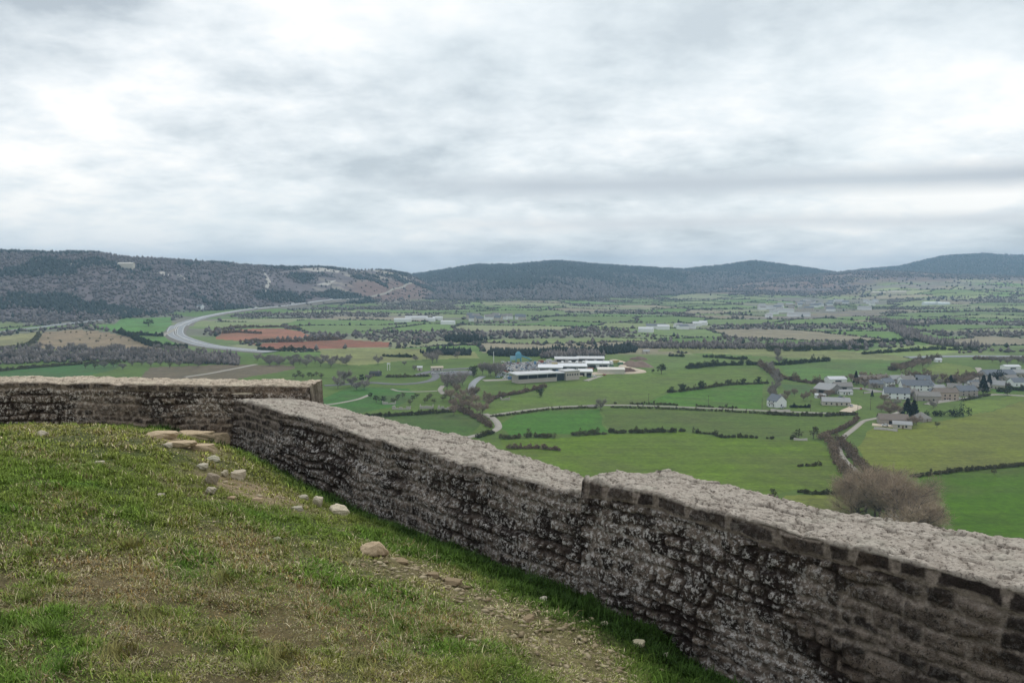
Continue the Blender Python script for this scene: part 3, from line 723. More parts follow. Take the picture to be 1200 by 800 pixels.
belt([(1040,378),(1060,381),(1085,383)], 300, 100, 8, DEC0, DEC1)

# ------------------------------------------------------------------ buildings
WHITE = (.80, .80, .78); BEIGE = (.50, .45, .38); STONE = (.34, .30, .26); PINK = (.46, .36, .30); GREY = (.36, .36, .36)
SLATE = (.16, .175, .20); BROWNR = (.20, .165, .14); PALER = (.34, .34, .34); WHITER = (.58, .59, .60); LAUZE = (.24, .225, .21)
def house(px, py, yaw, l, w, hw, hr, wall, roof, label, name='house', cat='house', chim=1, wins=3, door=True, group=None, opening=False, hip=False, sub=True):
    x, y, _ = ground(px, py); yr = R(yaw); ca, sa = math.cos(yr), math.sin(yr)
    cs = [(x+ca*a*l/2-sa*b_*w/2, y+sa*a*l/2+ca*b_*w/2) for a in (-1, 1) for b_ in (-1, 1)]
    z = float(np.min(hz(*np.array(cs+[(x, y)]).T)))-.15; zt = float(np.max(hz(*np.array(cs).T)))
    hw += max(0, zt-z-.4)
    o = empty(name, (x, y, z), yr); tag(o, label, cat, group)
    b_ = MB(); L2, W2 = l/2, w/2
    if hip:
        b_.box(-L2, L2, -W2, W2, -1.5, hw)
    else:
        b_.add([(-L2,-W2,-1.5),(L2,-W2,-1.5),(L2,W2,-1.5),(-L2,W2,-1.5),(-L2,-W2,hw),(L2,-W2,hw),(L2,W2,hw),(-L2,W2,hw),(-L2,0,hw+hr),(L2,0,hw+hr)],
               [(0,1,5,4),(2,3,7,6),(1,2,6,9,5),(3,0,4,8,7),(4,5,9,8),(6,7,8,9)])
    wo = b_.build('wall', plain('wall_render', wall, .9, .18, .6), o)
    r_ = MB(); e = .35; th = .22; sl = hr/W2; zo = hw-e*sl+.05
    if hip:
        rl = max(.05, L2-W2)
        vs = [(-L2-e,-W2-e,zo),(L2+e,-W2-e,zo),(L2+e,W2+e,zo),(-L2-e,W2+e,zo),(-rl,0,hw+hr+.05),(rl,0,hw+hr+.05)]
        r_.add(vs, [(0,1,5,4),(2,3,4,5),(1,2,5),(3,0,4),(3,2,1,0)])
    else:
        for s in (-1, 1):
            y0, y1 = s*(W2+e), 0.0
            vs = [(-L2-e,y0,zo),(L2+e,y0,zo),(L2+e,y1,hw+hr+.05),(-L2-e,y1,hw+hr+.05)]; vs += [(a, b2, c2+th) for a, b2, c2 in vs]
            fs = [(0,3,2,1),(4,5,6,7),(0,1,5,4),(1,2,6,5),(2,3,7,6),(3,0,4,7)]
            r_.add(vs, fs if s < 0 else [tuple(reversed(q)) for q in fs])
    ro = r_.build('roof', plain('roof_covering', roof, .8, .22, .8), o)
    if chim:
        c = MB(); c.box(L2*.55, L2*.55+.9, -.4, .5, hw+hr*.4, hw+hr+1.2); c.box(L2*.55-.08, L2*.55+.98, -.48, .58, hw+hr+1.2, hw+hr+1.35)
        c.build('chimney', plain('chimney_stone', (.4, .37, .33), .9), ro)
    if sub:
        for k in range(wins):
            cx = -L2+(k+.75)*l/(wins+.5)
            for zf in ([1.0] if hw < 4.6 else [1.0, 3.6]):
                q = MB(); q.box(cx-.55, cx+.55, -W2-.06, -W2+.1, zf, zf+1.35); q.build('window', M_glass, wo)
        if not opening and wins:
            for s in (-1, 1):
                q = MB(); q.box(s*L2-.06, s*L2+.06, -.6, .6, 1.1, 2.5); q.build('window', M_glass, wo)
        if door:
            q = MB(); cx = l*.02; q.box(cx-.6, cx+.6, -W2-.08, -W2+.1, 0, 2.2); q.build('door', plain('door_paint', (.18, .13, .10), .6), wo)
        if opening:
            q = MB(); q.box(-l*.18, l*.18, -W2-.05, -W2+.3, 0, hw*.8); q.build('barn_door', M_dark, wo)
    return o
house(910,476,-68,11,9.5,4.8,4.2,WHITE,SLATE,'white gabled house alone at the left end of the village',wins=2)
house(905,476.5,20,5,3.5,2.6,1.0,WHITE,LAUZE,'tiny white annex left of the white gabled house',name='shed',cat='shed',chim=0,wins=1)
house(979,449,4,16,12,4.6,2.0,WHITE,WHITER,'white metal roofed shed, rearmost of the farm sheds',name='farm_shed',cat='shed',chim=0,wins=0,door=False,opening=True)
house(970,460,-55,16,17,3.8,4.2,LAUZE,PALER,'large grey farm shed with broad gable facing the valley',name='farm_shed',cat='shed',chim=0,wins=0,door=False,opening=True)
house(987,456,-10,15,10,3.4,3.0,GREY,LAUZE,'low grey brown farm shed right of the broad gabled one',name='farm_shed',cat='shed',chim=0,wins=0,door=False,opening=True)
house(990,462,8,11,6,2.8,1.4,WHITE,PALER,'low white shed in front of the grey farm sheds',name='farm_shed',cat='shed',chim=0,wins=2)
house(961,466,-8,8,5,2.6,1.0,WHITE,WHITER,'small pale shed left of the farm sheds',name='farm_shed',cat='shed',chim=0,wins=1)
house(979,474,-12,20,10,3.2,2.6,BEIGE,PALER,'long beige bungalow with grey roof above the sandy drive',wins=5)
house(1018,449,8,15,9,4.6,2.6,PINK,BROWNR,'old stone house behind the village lawn, leftmost of the back row',wins=3)
house(1034,448,-10,9,8,4.8,2.6,PINK,BROWNR,'narrow stone house next to the leftmost of the back row',wins=2)
house(1038,453,30,13,9,4.6,3.2,WHITE,SLATE,'pale house with slate roof turned to the lawn',wins=3)
house(1051,449,5,14,8,4.6,3.0,STONE,PALER,'grey house with pale roof in the back row',wins=3)
house(1050,466.5,-14,19,10,5.0,4.0,WHITE,SLATE,'white house with big blue slate roof facing the lawn',wins=3)
house(1073,457,-8,25,11,4.8,4.2,WHITE,SLATE,'long house under the largest slate roof in the village',wins=4)
house(1090,457,60,11,8,4.6,3.0,WHITE,SLATE,'white house closing the right end of the long slate roof',wins=2)
house(1086,469,-10,18,10,4.2,2.8,STONE,LAUZE,'low stone barn behind the black clipped hedge',name='stone_barn',cat='barn',chim=0,wins=2)
house(1107,468,-4,17,10,6.4,3.0,PINK,BROWNR,'tall pinkish stone house in the middle of the village',wins=4)
house(1098,458,10,12,7,3.4,2.2,BEIGE,PALER,'small beige outbuilding behind the pinkish stone house',name='outbuilding',cat='shed',chim=0,wins=2)
house(1130,463,14,18,10,4.6,3.8,STONE,SLATE,'stone house with blue slate roof beside the lane',wins=3)
house(1079,493,30,9.5,9.5,2.6,4.0,STONE,LAUZE,'small square pavilion with pointed grey roof',name='pavilion',cat='pavilion',chim=0,wins=1,hip=True)
house(1046,496,-14,18,11,3.6,3.0,STONE,BROWNR,'stone farm barn with dark doorway nearest to the track',name='stone_barn',cat='barn',chim=0,wins=0,door=False,opening=True)
house(1057,501,-20,11,7,2.8,1.6,BEIGE,PALER,'low pale lean-to in front of the stone farm barn',name='farm_shed',cat='shed',chim=0,wins=2)
house(1168,443,6,30,14,4.6,4.0,GREY,SLATE,'long barn with slate roof at the far right of the village',name='slate_barn',cat='barn',chim=0,wins=0,door=False,opening=True)
house(1184,434,0,16,10,4.6,1.6,WHITE,WHITER,'white metal shed behind the long slate barn',name='metal_shed',cat='shed',chim=0,wins=0,door=False,opening=True)
house(1148,457,-10,14,10,3.8,3.2,STONE,LAUZE,'stone house with grey roof left of the two conifers',wins=2)
house(1167,455,-35,14,9,3.8,3.4,BEIGE,PALER,'beige house with pale roof right of the two conifers',wins=2)
house(1183,446,10,12,8,3.4,2.2,STONE,LAUZE,'low stone outbuilding right of the black hedge and slate barn',name='outbuilding',cat='shed',chim=0,wins=2)
house(1099,424,0,7,5,3.0,1.5,WHITE,WHITER,'tiny white shed behind the small round pasture',name='shed',cat='shed',chim=0,wins=0)
house(1026,454,-12,11,8,4.0,2.8,STONE,SLATE,'small stone house with slate roof below the leftmost back row house',wins=2)
house(1062,450,14,13,9,4.6,3.2,WHITE,LAUZE,'pale house with brown grey roof behind the long slate roof',wins=3)
house(1081,449,-18,12,9,4.4,3.2,STONE,SLATE,'grey house with slate roof behind the right end of the long slate roof',wins=2)
house(1118,459,-20,11,8,4.4,3.0,BEIGE,LAUZE,'small beige house squeezed behind the slate roofed lane house',wins=2)
house(1140,455,24,12,8,4.2,3.2,WHITE,SLATE,'white house with steep slate roof before the far lane bend',wins=2)
house(1157,451,-4,12,9,4.2,3.0,STONE,LAUZE,'stone house with brown grey roof just behind the two conifers',wins=2)
house(1192,452,8,14,9,4.2,3.2,WHITE,SLATE,'white house with slate roof nearest to the right edge of the photo',wins=3)
house(1196,441,-8,15,9,4.2,3.0,STONE,PALER,'long stone house behind the rightmost white house',wins=3)
house(1096,464.5,-30,9,7,4.0,2.6,STONE,SLATE,'little stone house between the low barn and the pinkish house',wins=2)
house(1068,464,20,9,7,3.4,2.4,STONE,LAUZE,'little stone annex right of the white slate roofed house',wins=1)
house(1008,447,-8,12,8,3.6,2.4,BEIGE,PALER,'beige outbuilding left of the old stone houses behind the lawn',name='outbuilding',cat='shed',chim=0,wins=2)
# around the access road
house(440,440,-8,10,8,3.0,1.4,(.08,.08,.085),(.05,.05,.055),'small black timber cabin beside the access road',name='cabin',cat='cabin',chim=1,wins=1)
house(512,434,12,12,6,3.4,1.0,BEIGE,(.55,.47,.36),'beige kiosk building at the car park',name='kiosk',cat='building',chim=0,wins=3)
house(492,434,0,5,4,3.4,1.2,BEIGE,WHITER,'tiny pale hut left of the car park kiosk',name='hut',cat='hut',chim=0,wins=1)
house(757,414,10,8,6,3.2,1.5,BEIGE,PALER,'small pale hut on the rise above the sandy track',name='hut',cat='hut',chim=0,wins=1)
# ruins
def ruin(px, py, yaw, l, w, h, label):
    x, y, z = ground(px, py); o = MB()
    for (x0, x1, y0, y1) in ((-l/2, l/2, -w/2, -w/2+.6), (-l/2, -l/2+.6, -w/2+.6, w/2), (l/2-.6, l/2, -w/2+.6, w/2*.3)):
        n = 5
        for k in range(n):
            a = x0+(x1-x0)*k/n if x1-x0 > 1 else x0; c = x0+(x1-x0)*(k+1)/n if x1-x0 > 1 else x1
            e = y0+(y1-y0)*k/n if x1-x0 <= 1 else y0; g = y0+(y1-y0)*(k+1)/n if x1-x0 <= 1 else y1
            o.box(a+.004, c, e+.004, g, -.8, h*random.uniform(.4, 1.1))
    ob = o.build('ruined_wall', plain('pale_stone', (.42, .39, .35), .95, .3)); ob.location = (x, y, z); ob.rotation_euler = (0, 0, R(yaw))
    tag(ob, label, 'ruin')
ruin(456,473,10,10,6,2.0,'leftmost low pale ruined wall below the access road')
ruin(471,479,-6,13,7,2.4,'pale ruined wall in the dark scrub, second from the left')
ruin(500,478,4,10,6,2.6,'pale ruined wall with gap at the edge of the meadow')
ruin(523,479,-10,12,5,2.2,'long pale ruined wall at the foot of the brown copse')
ruin(535,465,0,9,6,2.4,'yellowish ruined wall above the brown copse')
ruin(592,468,12,7,5,2.0,'small pale ruined wall on the slope below the scrap yard')

# scrap yard and depot
def depot():
    A = np.array(ground(607.5,449.5)[:2]); B = np.array(ground(679,444.5)[:2]); d = B-A; l = float(np.hypot(*d)); yaw = math.atan2(d[1], d[0])
    z = float(min(hz(*A), hz(*B), hz(*((A+B)/2)))); hh = max(float(hz(*A)), float(hz(*B)))-z
    o = empty('depot_hall', (A[0], A[1], z), yaw)
    tag(o, 'long depot hall with white flat roof, dark open front and beige plinth', 'building')
    q = MB(); q.box(0, l*.62, 0, .8, -2, hh+3.6); q.box(0, .8, .8, 13, -2, hh+7.5); q.box(0, l*.62, 12.2, 13, -2, hh+7.5); q.build('wall', plain('beige_concrete', (.46, .41, .36), .9, .12, .3), o)
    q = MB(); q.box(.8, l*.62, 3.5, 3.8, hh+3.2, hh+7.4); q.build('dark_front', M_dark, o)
    for k in range(5):
        q = MB(); xx = l*.62*k/4+.2; q.box(xx-.25, xx+.25, .2, .6, hh+3.6, hh+7.45); q.build('column', plain('grey_steel', (.25,.25,.26), .6), o)
    q = MB(); q.add([(-3,-2.5,hh+7.6),(l*.63,-2.5,hh+7.3),(l*.63,14,hh+7.8),(-3,14,hh+8.2),(-3,-2.5,hh+8.7),(l*.63,-2.5,hh+8.2),(l*.63,14,hh+8.7),(-3,14,hh+9.2)],
                    [(0,3,2,1),(4,5,6,7),(0,1,5,4),(1,2,6,5),(2,3,7,6),(3,0,4,7)]); q.build('roof', plain('white_membrane', (.60,.60,.60), .7, .2, .25), o)
    q = MB(); q.box(l*.64, l*.76, 2, 12, -2, hh+6.6); g = q.build('glass_hall', M_glass, o)
    q = MB(); q.box(l*.64-.5, l*.77, 1, 13, hh+6.6, hh+7.4); q.build('canopy', plain('white_membrane', (.60,.60,.60), .7, .2, .25), o)
    q = MB(); q.box(l*.772, l, 0, 13, -2, hh+8.2); w2 = q.build('office_block', plain('beige_concrete', (.46,.41,.36), .9, .12, .3), o)
    for k in range(5):
        q = MB(); xx = l*(.79+k*.042); q.box(xx, xx+1.4, -.08, .1, hh+4.2, hh+5.8); q.build('window', M_glass, w2)
    q = MB(); q.box(l*.768, l+.5, -.6, 13.6, hh+8.2, hh+8.8); q.build('parapet', plain('white_membrane', (.60,.60,.60), .7, .2, .25), o)
depot()
def flat_shed(px, py, yaw, l, w, h, roof, wall, label, open_=True):
    x, y, _ = ground(px, py); z = float(hz(x, y)); o = empty('depot_shed', (x, y, z), R(yaw)); tag(o, label, 'shed')
    q = MB(); q.box(-l/2, l/2, -w/2, w/2, -1.5, h); wo = q.build('wall', plain('shed_wall', wall, .8, .15, .5), o)
    q = MB(); q.add([(-l/2-.5,-w/2-.8,h+.02),(l/2+.5,-w/2-.8,h+.02),(l/2+.5,w/2+.5,h+1.6),(-l/2-.5,w/2+.5,h+1.6),(-l/2-.5,-w/2-.8,h+.4),(l/2+.5,-w/2-.8,h+.4),(l/2+.5,w/2+.5,h+2),(-l/2-.5,w/2+.5,h+2)],
                    [(0,3,2,1),(4,5,6,7),(0,1,5,4),(1,2,6,5),(2,3,7,6),(3,0,4,7)]); q.build('roof', plain('shed_roof', roof, .6, .1, .3), o)
    if open_:
        n = max(2, int(l/9))
        for k in range(n):
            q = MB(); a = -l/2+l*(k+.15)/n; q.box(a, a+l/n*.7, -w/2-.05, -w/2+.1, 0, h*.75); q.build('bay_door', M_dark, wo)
flat_shed(645,435.5,-3,24,14,4.8,(.72,.73,.75),(.5,.5,.5),'white roofed shed directly behind the depot hall')
flat_shed(671,434,-3,28,10,4.6,(.72,.73,.75),(.30,.30,.31),'grey walled shed with white roof in the middle of the depot')
flat_shed(686,440,-3,13,8,4.2,(.74,.74,.73),(.62,.60,.56),'small white block right of the depot office')
flat_shed(700,431,-3,24,10,5.0,(.74,.75,.76),(.55,.55,.56),'white shed at the right end of the depot')
flat_shed(716,437.5,-2,26,7,4.0,(.66,.62,.56),(.6,.55,.48),'long cream shed beside the sandy track',False)
flat_shed(692,423.5,-2,30,8,3.6,(.6,.6,.6),(.42,.40,.38),'low grey shed in the back row of the depot')
flat_shed(664,424,-2,26,8,3.6,(.6,.6,.6),(.42,.40,.38),'low grey shed left of the back row shed')
# cars
CARCOL = {'white': (.75,.75,.75), 'silver': (.5,.52,.55), 'grey': (.2,.21,.23), 'dark blue': (.04,.07,.16), 'black': (.02,.02,.022), 'red': (.35,.04,.03), 'pale blue': (.3,.42,.55), 'cream': (.6,.55,.42)}
M_tyre = plain('tyre', (.02,.02,.02), .9)
_cm = {}
def carmesh(col):
    if col in _cm: return _cm[col]
    q = MB(); q.cur = 0
    P = [(-2.1,.45),(-2.15,.8),(-2.0,1.0),(-1.3,1.02),(1.0,.98),(1.9,.82),(2.1,.6),(2.1,.4),(-2.1,.4)]
    def extr(P, w):
        n = len(P); q.add([(a, -w, b_) for a, b_ in P]+[(a, w, b_) for a, b_ in P], [tuple(range(n)), tuple(range(2*n-1, n-1, -1))]+[((i+1) % n, i, n+i, n+(i+1) % n) for i in range(n)])
    extr(P, .86); q.cur = 1; extr([(-1.6,1.0),(-1.15,1.4),(.35,1.42),(1.0,.98)], .76); q.cur = 0; extr([(-1.2,1.4),(-1.0,1.5),(.25,1.5),(.4,1.42)], .74)
    q.cur = 2
    for sx in (-1.3, 1.3):
        for sy in (-.88, .7): q.tube((sx, sy, .33), (sx, sy+.18, .33), .33, .33, 10)
    c = CARCOL[col]
    me = q.build('car', None, None, [plain('car_paint_'+col.replace(' ', '_'), c, .3, .05), M_glass, M_tyre]); d = me.data; bpy.data.objects.remove(me)
    _cm[col] = d; return d
def putcar(x, y, rz, col, label, group=None, dz=.0):
    o = bpy.data.objects.new('car', carmesh(col)); C.objects.link(o); o.location = (x, y, float(hz(x, y))+.6+dz); o.rotation_euler = (0, 0, rz); tag(o, label, 'car', group)
cols = list(CARCOL)
A = np.array(ground(588,440)[:2])
k = 0
for r_ in range(12):
    for c_ in range(14):
        if random.random() < .12: continue
        px = 584+c_*4.1+random.uniform(-1.2, 1.2)+r_*.6; py = 443.6-r_*1.65+random.uniform(-.6, .6)
        if px > 606 and py > 435.8 or px > 643 or (599 < px < 616 and py < 426.5): continue
        x, y, _ = ground(px, py); col = random.choice(cols+['white', 'silver', 'white', 'silver'])
        putcar(x, y, random.uniform(-.4, .4)+random.choice((0, 1.57, .6)), col, col+' car among the wrecks crowded in the scrap yard', col+' cars in the scrap yard'); k += 1
for i, (px, py, col, lb) in enumerate([(508,438.5,'white','white car parked at the left end of the car park'),(519,437.5,'white','white car in the middle of the car park'),(530,436.8,'silver','silver car parked at the right of the car park')]):
    x, y, _ = ground(px, py); putcar(x, y, .3, col, lb)
for px, py, col, lb in [(985,467,'dark blue','dark blue car parked by the low white shed of the farm'),(997,477,'silver','silver car on the sandy drive of the bungalow'),(1047,499.5,'grey','grey car in the yard of the stone farm barn'),(1037,500,'white','white car before the doorway of the stone farm barn'),(1009,457,'red','red car in the lane behind the village lawn'),(1066,470,'black','black car beside the white house with the big slate roof'),(1124,468.5,'white','white car on the lane in front of the slate roofed stone house'),(1145,466,'grey','grey car driving on the lane out of the village'),(917,479,'silver','silver car in front of the white gabled house'),
                        (690,443,'dark blue','dark blue car below the depot office'),(697,442,'white','white car right of the dark blue one below the depot office'),(708,440.5,'red','red car at the end of the cream shed'),(731,437.6,'silver','silver car on the sandy track by the earth mound')]:
    x, y, _ = ground(px, py); putcar(x, y, random.uniform(0, 3), col, lb)
# lorries
def lorry(x, y, z, rz, col, label, group=None):
    o = empty('lorry', (x, y, z), rz); tag(o, label, 'lorry', group)
    q = MB(); q.box(-6, 3.4, -1.25, 1.25, 1.1, 3.9); q.build('cargo_box', plain('lorry_box', col, .5, .05), o)
    q = MB(); q.add([(3.6,-1.2,.6),(5.8,-1.2,.6),(5.8,1.2,.6),(3.6,1.2,.6),(3.6,-1.2,3.2),(5.3,-1.2,3.2),(5.3,1.2,3.2),(3.6,1.2,3.2)], [(0,3,2,1),(4,5,6,7),(0,1,5,4),(1,2,6,5),(2,3,7,6),(3,0,4,7)])
    q.build('cab', plain('lorry_cab', col, .4, .05), o)
    q = MB(); q.box(-6, 5.4, -.5, .5, .5, 1.09); q.build('chassis', M_dark, o)
    for sx in (-4.8, -3.6, 4.5):
        for sy in (-1.2, .85):
            q = MB(); q.tube((sx, sy, .5), (sx, sy+.35, .5), .5, .5, 10); q.build('wheel', M_tyre, o)
for i, px in enumerate([659,668,676,684,692,700,708,716]):
    x, y, z = ground(px, 428.2-.3*(i % 2)); lorry(x, y, z+.6, R(random.choice((82, 88, 95))), (.74,.74,.73), 'white box lorry parked in the depot row', 'white lorries in the depot row')
def hwpoint(px):
    pp = pcoord(HWL[:, 0], HWL[:, 1], HWZ)[0]; k = int(np.argmin(np.abs(pp-px)+np.where(HWL[:, 1] < 1500, 400, 0))); d = HWL[min(k+1, len(HWL)-1)]-HWL[k-1]; return k, math.atan2(d[1], d[0])
for px, s, lb in [(299,7,'white lorry driving on the upper curve of the motorway'),(345,-7,'white lorry farther up the motorway'),(384,7,'most distant white lorry on the motorway')]:
    k, a = hwpoint(px); p = HWL[k]+HWN[k]*s; lorry(p[0], p[1], HWZ[k]+.13, a, (.76,.76,.76), lb)
CONT = [((.10,.20,.34),'blue'),((.30,.12,.07),'rust red'),((.55,.55,.54),'pale grey'),((.12,.22,.14),'green'),((.5,.40,.16),'ochre')]
for k, (px, py) in enumerate([(627,427),(634,425.5),(643,424.5),(622,424),(650,428.5),(655,437.5),(692,434.5),(704,435.5),(716,431.5),(722,425.5),(599,445),(641,432),(713,426.5),(727,428)]):
    x, y, z = ground(px, py); col, cn = CONT[k % 5]; q = MB(); q.box(-3, 3, -1.2, 1.2, .2, 2.8)
    for j in range(9): q.box(-2.9+j*.68, -2.65+j*.68, -1.26, -1.2, .35, 2.65)
    ob = q.build('container', plain('container_'+cn.replace(' ', '_'), col, .6, .2)); ob.location = (x, y, z+.5); ob.rotation_euler = (0, 0, random.choice((0, 1.57, .3))); tag(ob, cn+' steel container standing in the depot yard', 'container', cn+' containers in the depot yard')
SCR = [plain('scrap_'+str(i), c, .6, .3) for i, c in enumerate([(.10,.09,.09),(.22,.13,.08),(.4,.42,.44),(.55,.55,.55),(.12,.18,.26)])]
for k, (px, py, lb) in enumerate([(596,427,'scrap heap at the back left of the scrap yard'),(619,429,'scrap heap right of the blue shredder'),(632,429.5,'scrap heap at the right end of the wreck rows'),(590,432,'scrap heap nearest to the white mast'),(626,433.5,'scrap heap behind the depot hall roof')]):
    x, y, z = ground(px, py); q = MB(); g_r = random.Random(k)
    for j in range(90):
        q.cur = g_r.randrange(5); a = g_r.random()*6.28; rr = g_r.random()**.6*6; hh_ = max(.1, (1-rr/6.5)*3.6)*g_r.uniform(.6, 1); e_ = g_r.uniform(.25, .8)
        cx, cy_ = math.cos(a)*rr, math.sin(a)*rr*.7; q.tube((cx-e_, cy_-e_*.4, hh_-.4), (cx+e_, cy_+e_*.5, hh_+g_r.uniform(-.3, .5)), e_*.7, e_*.5, 4)
    q.cur = 0; q.box(-3.5, 3.5, -2.5, 2.5, -.5, 1.2)
    ob = q.build('scrap_heap', None, None, SCR); ob.location = (x, y, z+.5); tag(ob, lb, 'scrap heap')
for k, (px, py) in enumerate([(612,446),(640,441.5),(668,440),(690,437.6),(706,433.5),(652,423.5),(583,438)]):
    x, y, z = ground(px, py); q = MB(); q.tube((0,0,-.5),(0,0,9),.14,.09,6); q.tube((0,0,8.9),(1.6,0,9.2),.07,.05,5); q.box(1.4,2.1,-.15,.15,9.1,9.25); ob = q.build('lamp_post', plain('galvanised', (.5,.5,.5), .5, .1)); ob.location = (x, y, z); tag(ob, 'thin grey lamp post in the depot yard', 'lamp post', 'lamp posts of the depot')
for k, (px, py) in enumerate([(760,473.5),(830,476.5),(893,479.5),(950,482),(1005,487),(1020,480),(1075,474.5),(1120,466.5),(1160,461.5)]):
    x, y, z = ground(px, py); q = MB(); q.tube((0,0,-.5),(0,0,8.5),.16,.11,6); q.box(-.8,.8,-.06,.06,7.9,8.05); ob = q.build('utility_pole', M_bark); ob.location = (x, y, z); tag(ob, 'wooden utility pole standing along the pale village lane', 'utility pole', 'utility poles along the village lane')
def lowwall(pts, label, h=1.3):
    W = gline(pts, 2.5); n = len(W); t_ = np.gradient(W, axis=0); t_ /= np.linalg.norm(t_, axis=1)[:, None]; n2_ = np.stack([-t_[:, 1], t_[:, 0]], -1)*.3; z0 = hz(W[:, 0], W[:, 1]); zt_ = z0+h*(.8+.35*rng.random(n))
    v = np.concatenate([np.c_[W-n2_, z0-.8], np.c_[W-n2_, zt_], np.c_[W+n2_, zt_], np.c_[W+n2_, z0-.8]])
    tag(mk('garden_wall', v, np.array([(r*n+i, r*n+i+1, (r+1)*n+i+1, (r+1)*n+i) for r in range(3) for i in range(n-1)]), plain('pale_stone', (.42, .39, .35), .95, .3)), label, 'wall')
lowwall([(1086,473),(1098,471.8),(1112,469.8)], 'pale garden wall along the lane below the pinkish stone house')
lowwall([(1012,461),(1024,460),(1040,459.5)], 'pale wall along the far side of the village lawn')
lowwall([(1024,503),(1040,504),(1052,505.5)], 'pale wall closing the yard of the stone farm barn',1.5)
lowwall([(903,481),(916,481.5),(926,482)], 'pale wall in front of the white gabled house')
lowwall([(688,476.6),(694,476.5),(701,476.6)], 'short white wall beside the pale lane near the lone tree',1.6)
lowwall([(930,515.5),(938,516),(946,516)], 'short pale wall beneath the two round bushes')
# mast
x, y, z = ground(578.5, 431); o = MB(); o.tube((0,0,-.5),(0,0,17),.38,.24,8); o.box(-.5,.5,-.5,.5,-.5,.4); ob = o.build('mast', M_paint); ob.location = (x, y, z); tag(ob, 'tall white mast standing at the left of the scrap yard', 'mast')
x, y, z = ground(455.5, 434); o = MB(); o.tube((-1.2,0,-.3),(-1.2,0,7),.3,.25,6); o.tube((1.2,0,-.3),(1.2,0,7),.3,.25,6); o.box(-1.6,1.6,-.3,.3,6.2,7.6); ob = o.build('gantry_sign', M_paint); ob.location = (x, y, z); tag(ob, 'white two legged sign frame right of the black cabin', 'sign')
# blue crusher
x, y, z = ground(607.5, 424); M_blue = plain('blue_steel', (.12,.32,.42), .6, .15)
o = empty('scrap_shredder', (x, y, z+.5), R(10)); tag(o, 'pale blue steel shredder tower at the back of the scrap yard', 'machine')
q = MB(); q.box(-3,3,-2.5,2.5,3.5,8.5); q.add([(-3,-2.5,8.5),(3,-2.5,8.5),(3,2.5,8.5),(-3,2.5,8.5),(-1.2,-1,11),(1.2,-1,11),(1.2,1,11),(-1.2,1,11)],[(0,1,5,4),(1,2,6,5),(2,3,7,6),(3,0,4,7),(4,5,6,7)]); q.build('hopper', M_blue, o)
for a in (-2.6, 2.6):
    for c_ in (-2.1, 2.1): q = MB(); q.box(a-.3,a+.3,c_-.3,c_+.3,-1,3.5); q.build('leg', M_blue, o)
q = MB(); q.tube((3,0,6.5),(13,0,2.5),.8,.8,6); q.tube((12,0,-.5),(12,0,2.4),.25,.25,5); q.build('conveyor', M_blue, o)
q = MB(); q.box(-9,-3.1,-2,2,2,6); q.box(-8.6,-8.2,-1.8,1.8,-1,2); q.build('engine_house', plain('blue_sheet', (.25,.42,.5), .6), o)
# earth mounds
def mound(px, py, l, w, h, label, col):
    x, y, z = ground(px, py); n = 26; xs = np.linspace(-1, 1, n); gx, gy = np.meshgrid(xs, xs); r = np.hypot(gx, gy)
    zz = np.clip(1-r**2, 0, 1)**.8*h*(.5+fbm(gx*2.5+px, gy*2.5, 6, 4))-.6
    v = np.stack([gx*l/2, gy*w/2, zz], -1).reshape(-1, 3); i = (np.arange(n-1)[:, None]*n+np.arange(n-1)).ravel()
    ob = mk('earth_mound', v, np.stack([i, i+1, i+n+1, i+n], -1), plain('bare_earth', col, .95, .4, .4), smooth=True); ob.location = (x, y, z+.3); tag(ob, label, 'earth mound')
mound(735,436,20,12,4.2,'dark brown earth mound between the bends of the sandy track',(.15,.10,.08))
mound(745,428,34,40,5,'broad reddish brown earth bank above the sandy track',(.20,.145,.115))
mound(748,421,22,16,3.6,'small brown earth bank at the top of the diggings',(.17,.125,.10))
# far settlements
def far_house(px, py, l, w, hw, hr, wall, roof, label, group, name='house', cat='house', yaw=None):
    house(px, py, random.uniform(-30, 30) if yaw is None else yaw, l, w, hw, hr, wall, roof, label, name, cat, 0, 0, False, group, sub=False)
for px, py in [(551,373),(554,376.5),(558,374),(561,377),(572,375),(576,374.5),(581,373),(584,376),(590,374.5),(596,374),(608,374.5),(612,375)]:
    far_house(px, py, 15, 11, 7, 5, random.choice([WHITE, BEIGE]), random.choice([SLATE, LAUZE]), 'pale house of the hamlet below the wooded hill', 'pale houses of the hamlet below the wooded hill')
for px, py, l in [(472,377,34),(488,374.5,46),(513,375,20),(525,380,26),(505,376.5,16)]:
    far_house(px, py, l, 14, 5.5, 2, WHITE, WHITER, 'long pale roofed barn in the far left valley', 'long pale barns in the far left valley', 'barn', 'barn', random.uniform(-6, 6))
for px, py, l, lb in [(769,385,34,'large pale barn with dark door in the mid valley hamlet'),(777,386,20,'second barn right of the large pale mid valley barn'),(795,384,14,'small white house right of the mid valley barns'),(800,385.5,18,'white shed with pale roof right of the mid valley barns'),(809,385,18,'white house of the mid valley hamlet'),(817,382,16,'small white house highest in the mid valley hamlet'),(824,381,14,'rightmost small white house of the mid valley hamlet'),(757,389,24,'low pale barn left of the mid valley hamlet')]:
    far_house(px, py, l, 12, 5.5, 3, WHITE, random.choice([SLATE, PALER, WHITER]), lb, 'buildings of the mid valley hamlet')
for k in range(38):
    px = random.choice([random.uniform(892, 950), random.uniform(935, 992)]); py = 354+abs(random.gauss(0, 5))+(px < 920)*3
    far_house(px, min(py, 372), random.uniform(14, 24), 12, 6.5, 4, random.choice([WHITE, WHITE, BEIGE]), random.choice([SLATE, LAUZE, PALER]), 'pale house in the village far below the purple hillside', 'pale houses in the far hillside village')
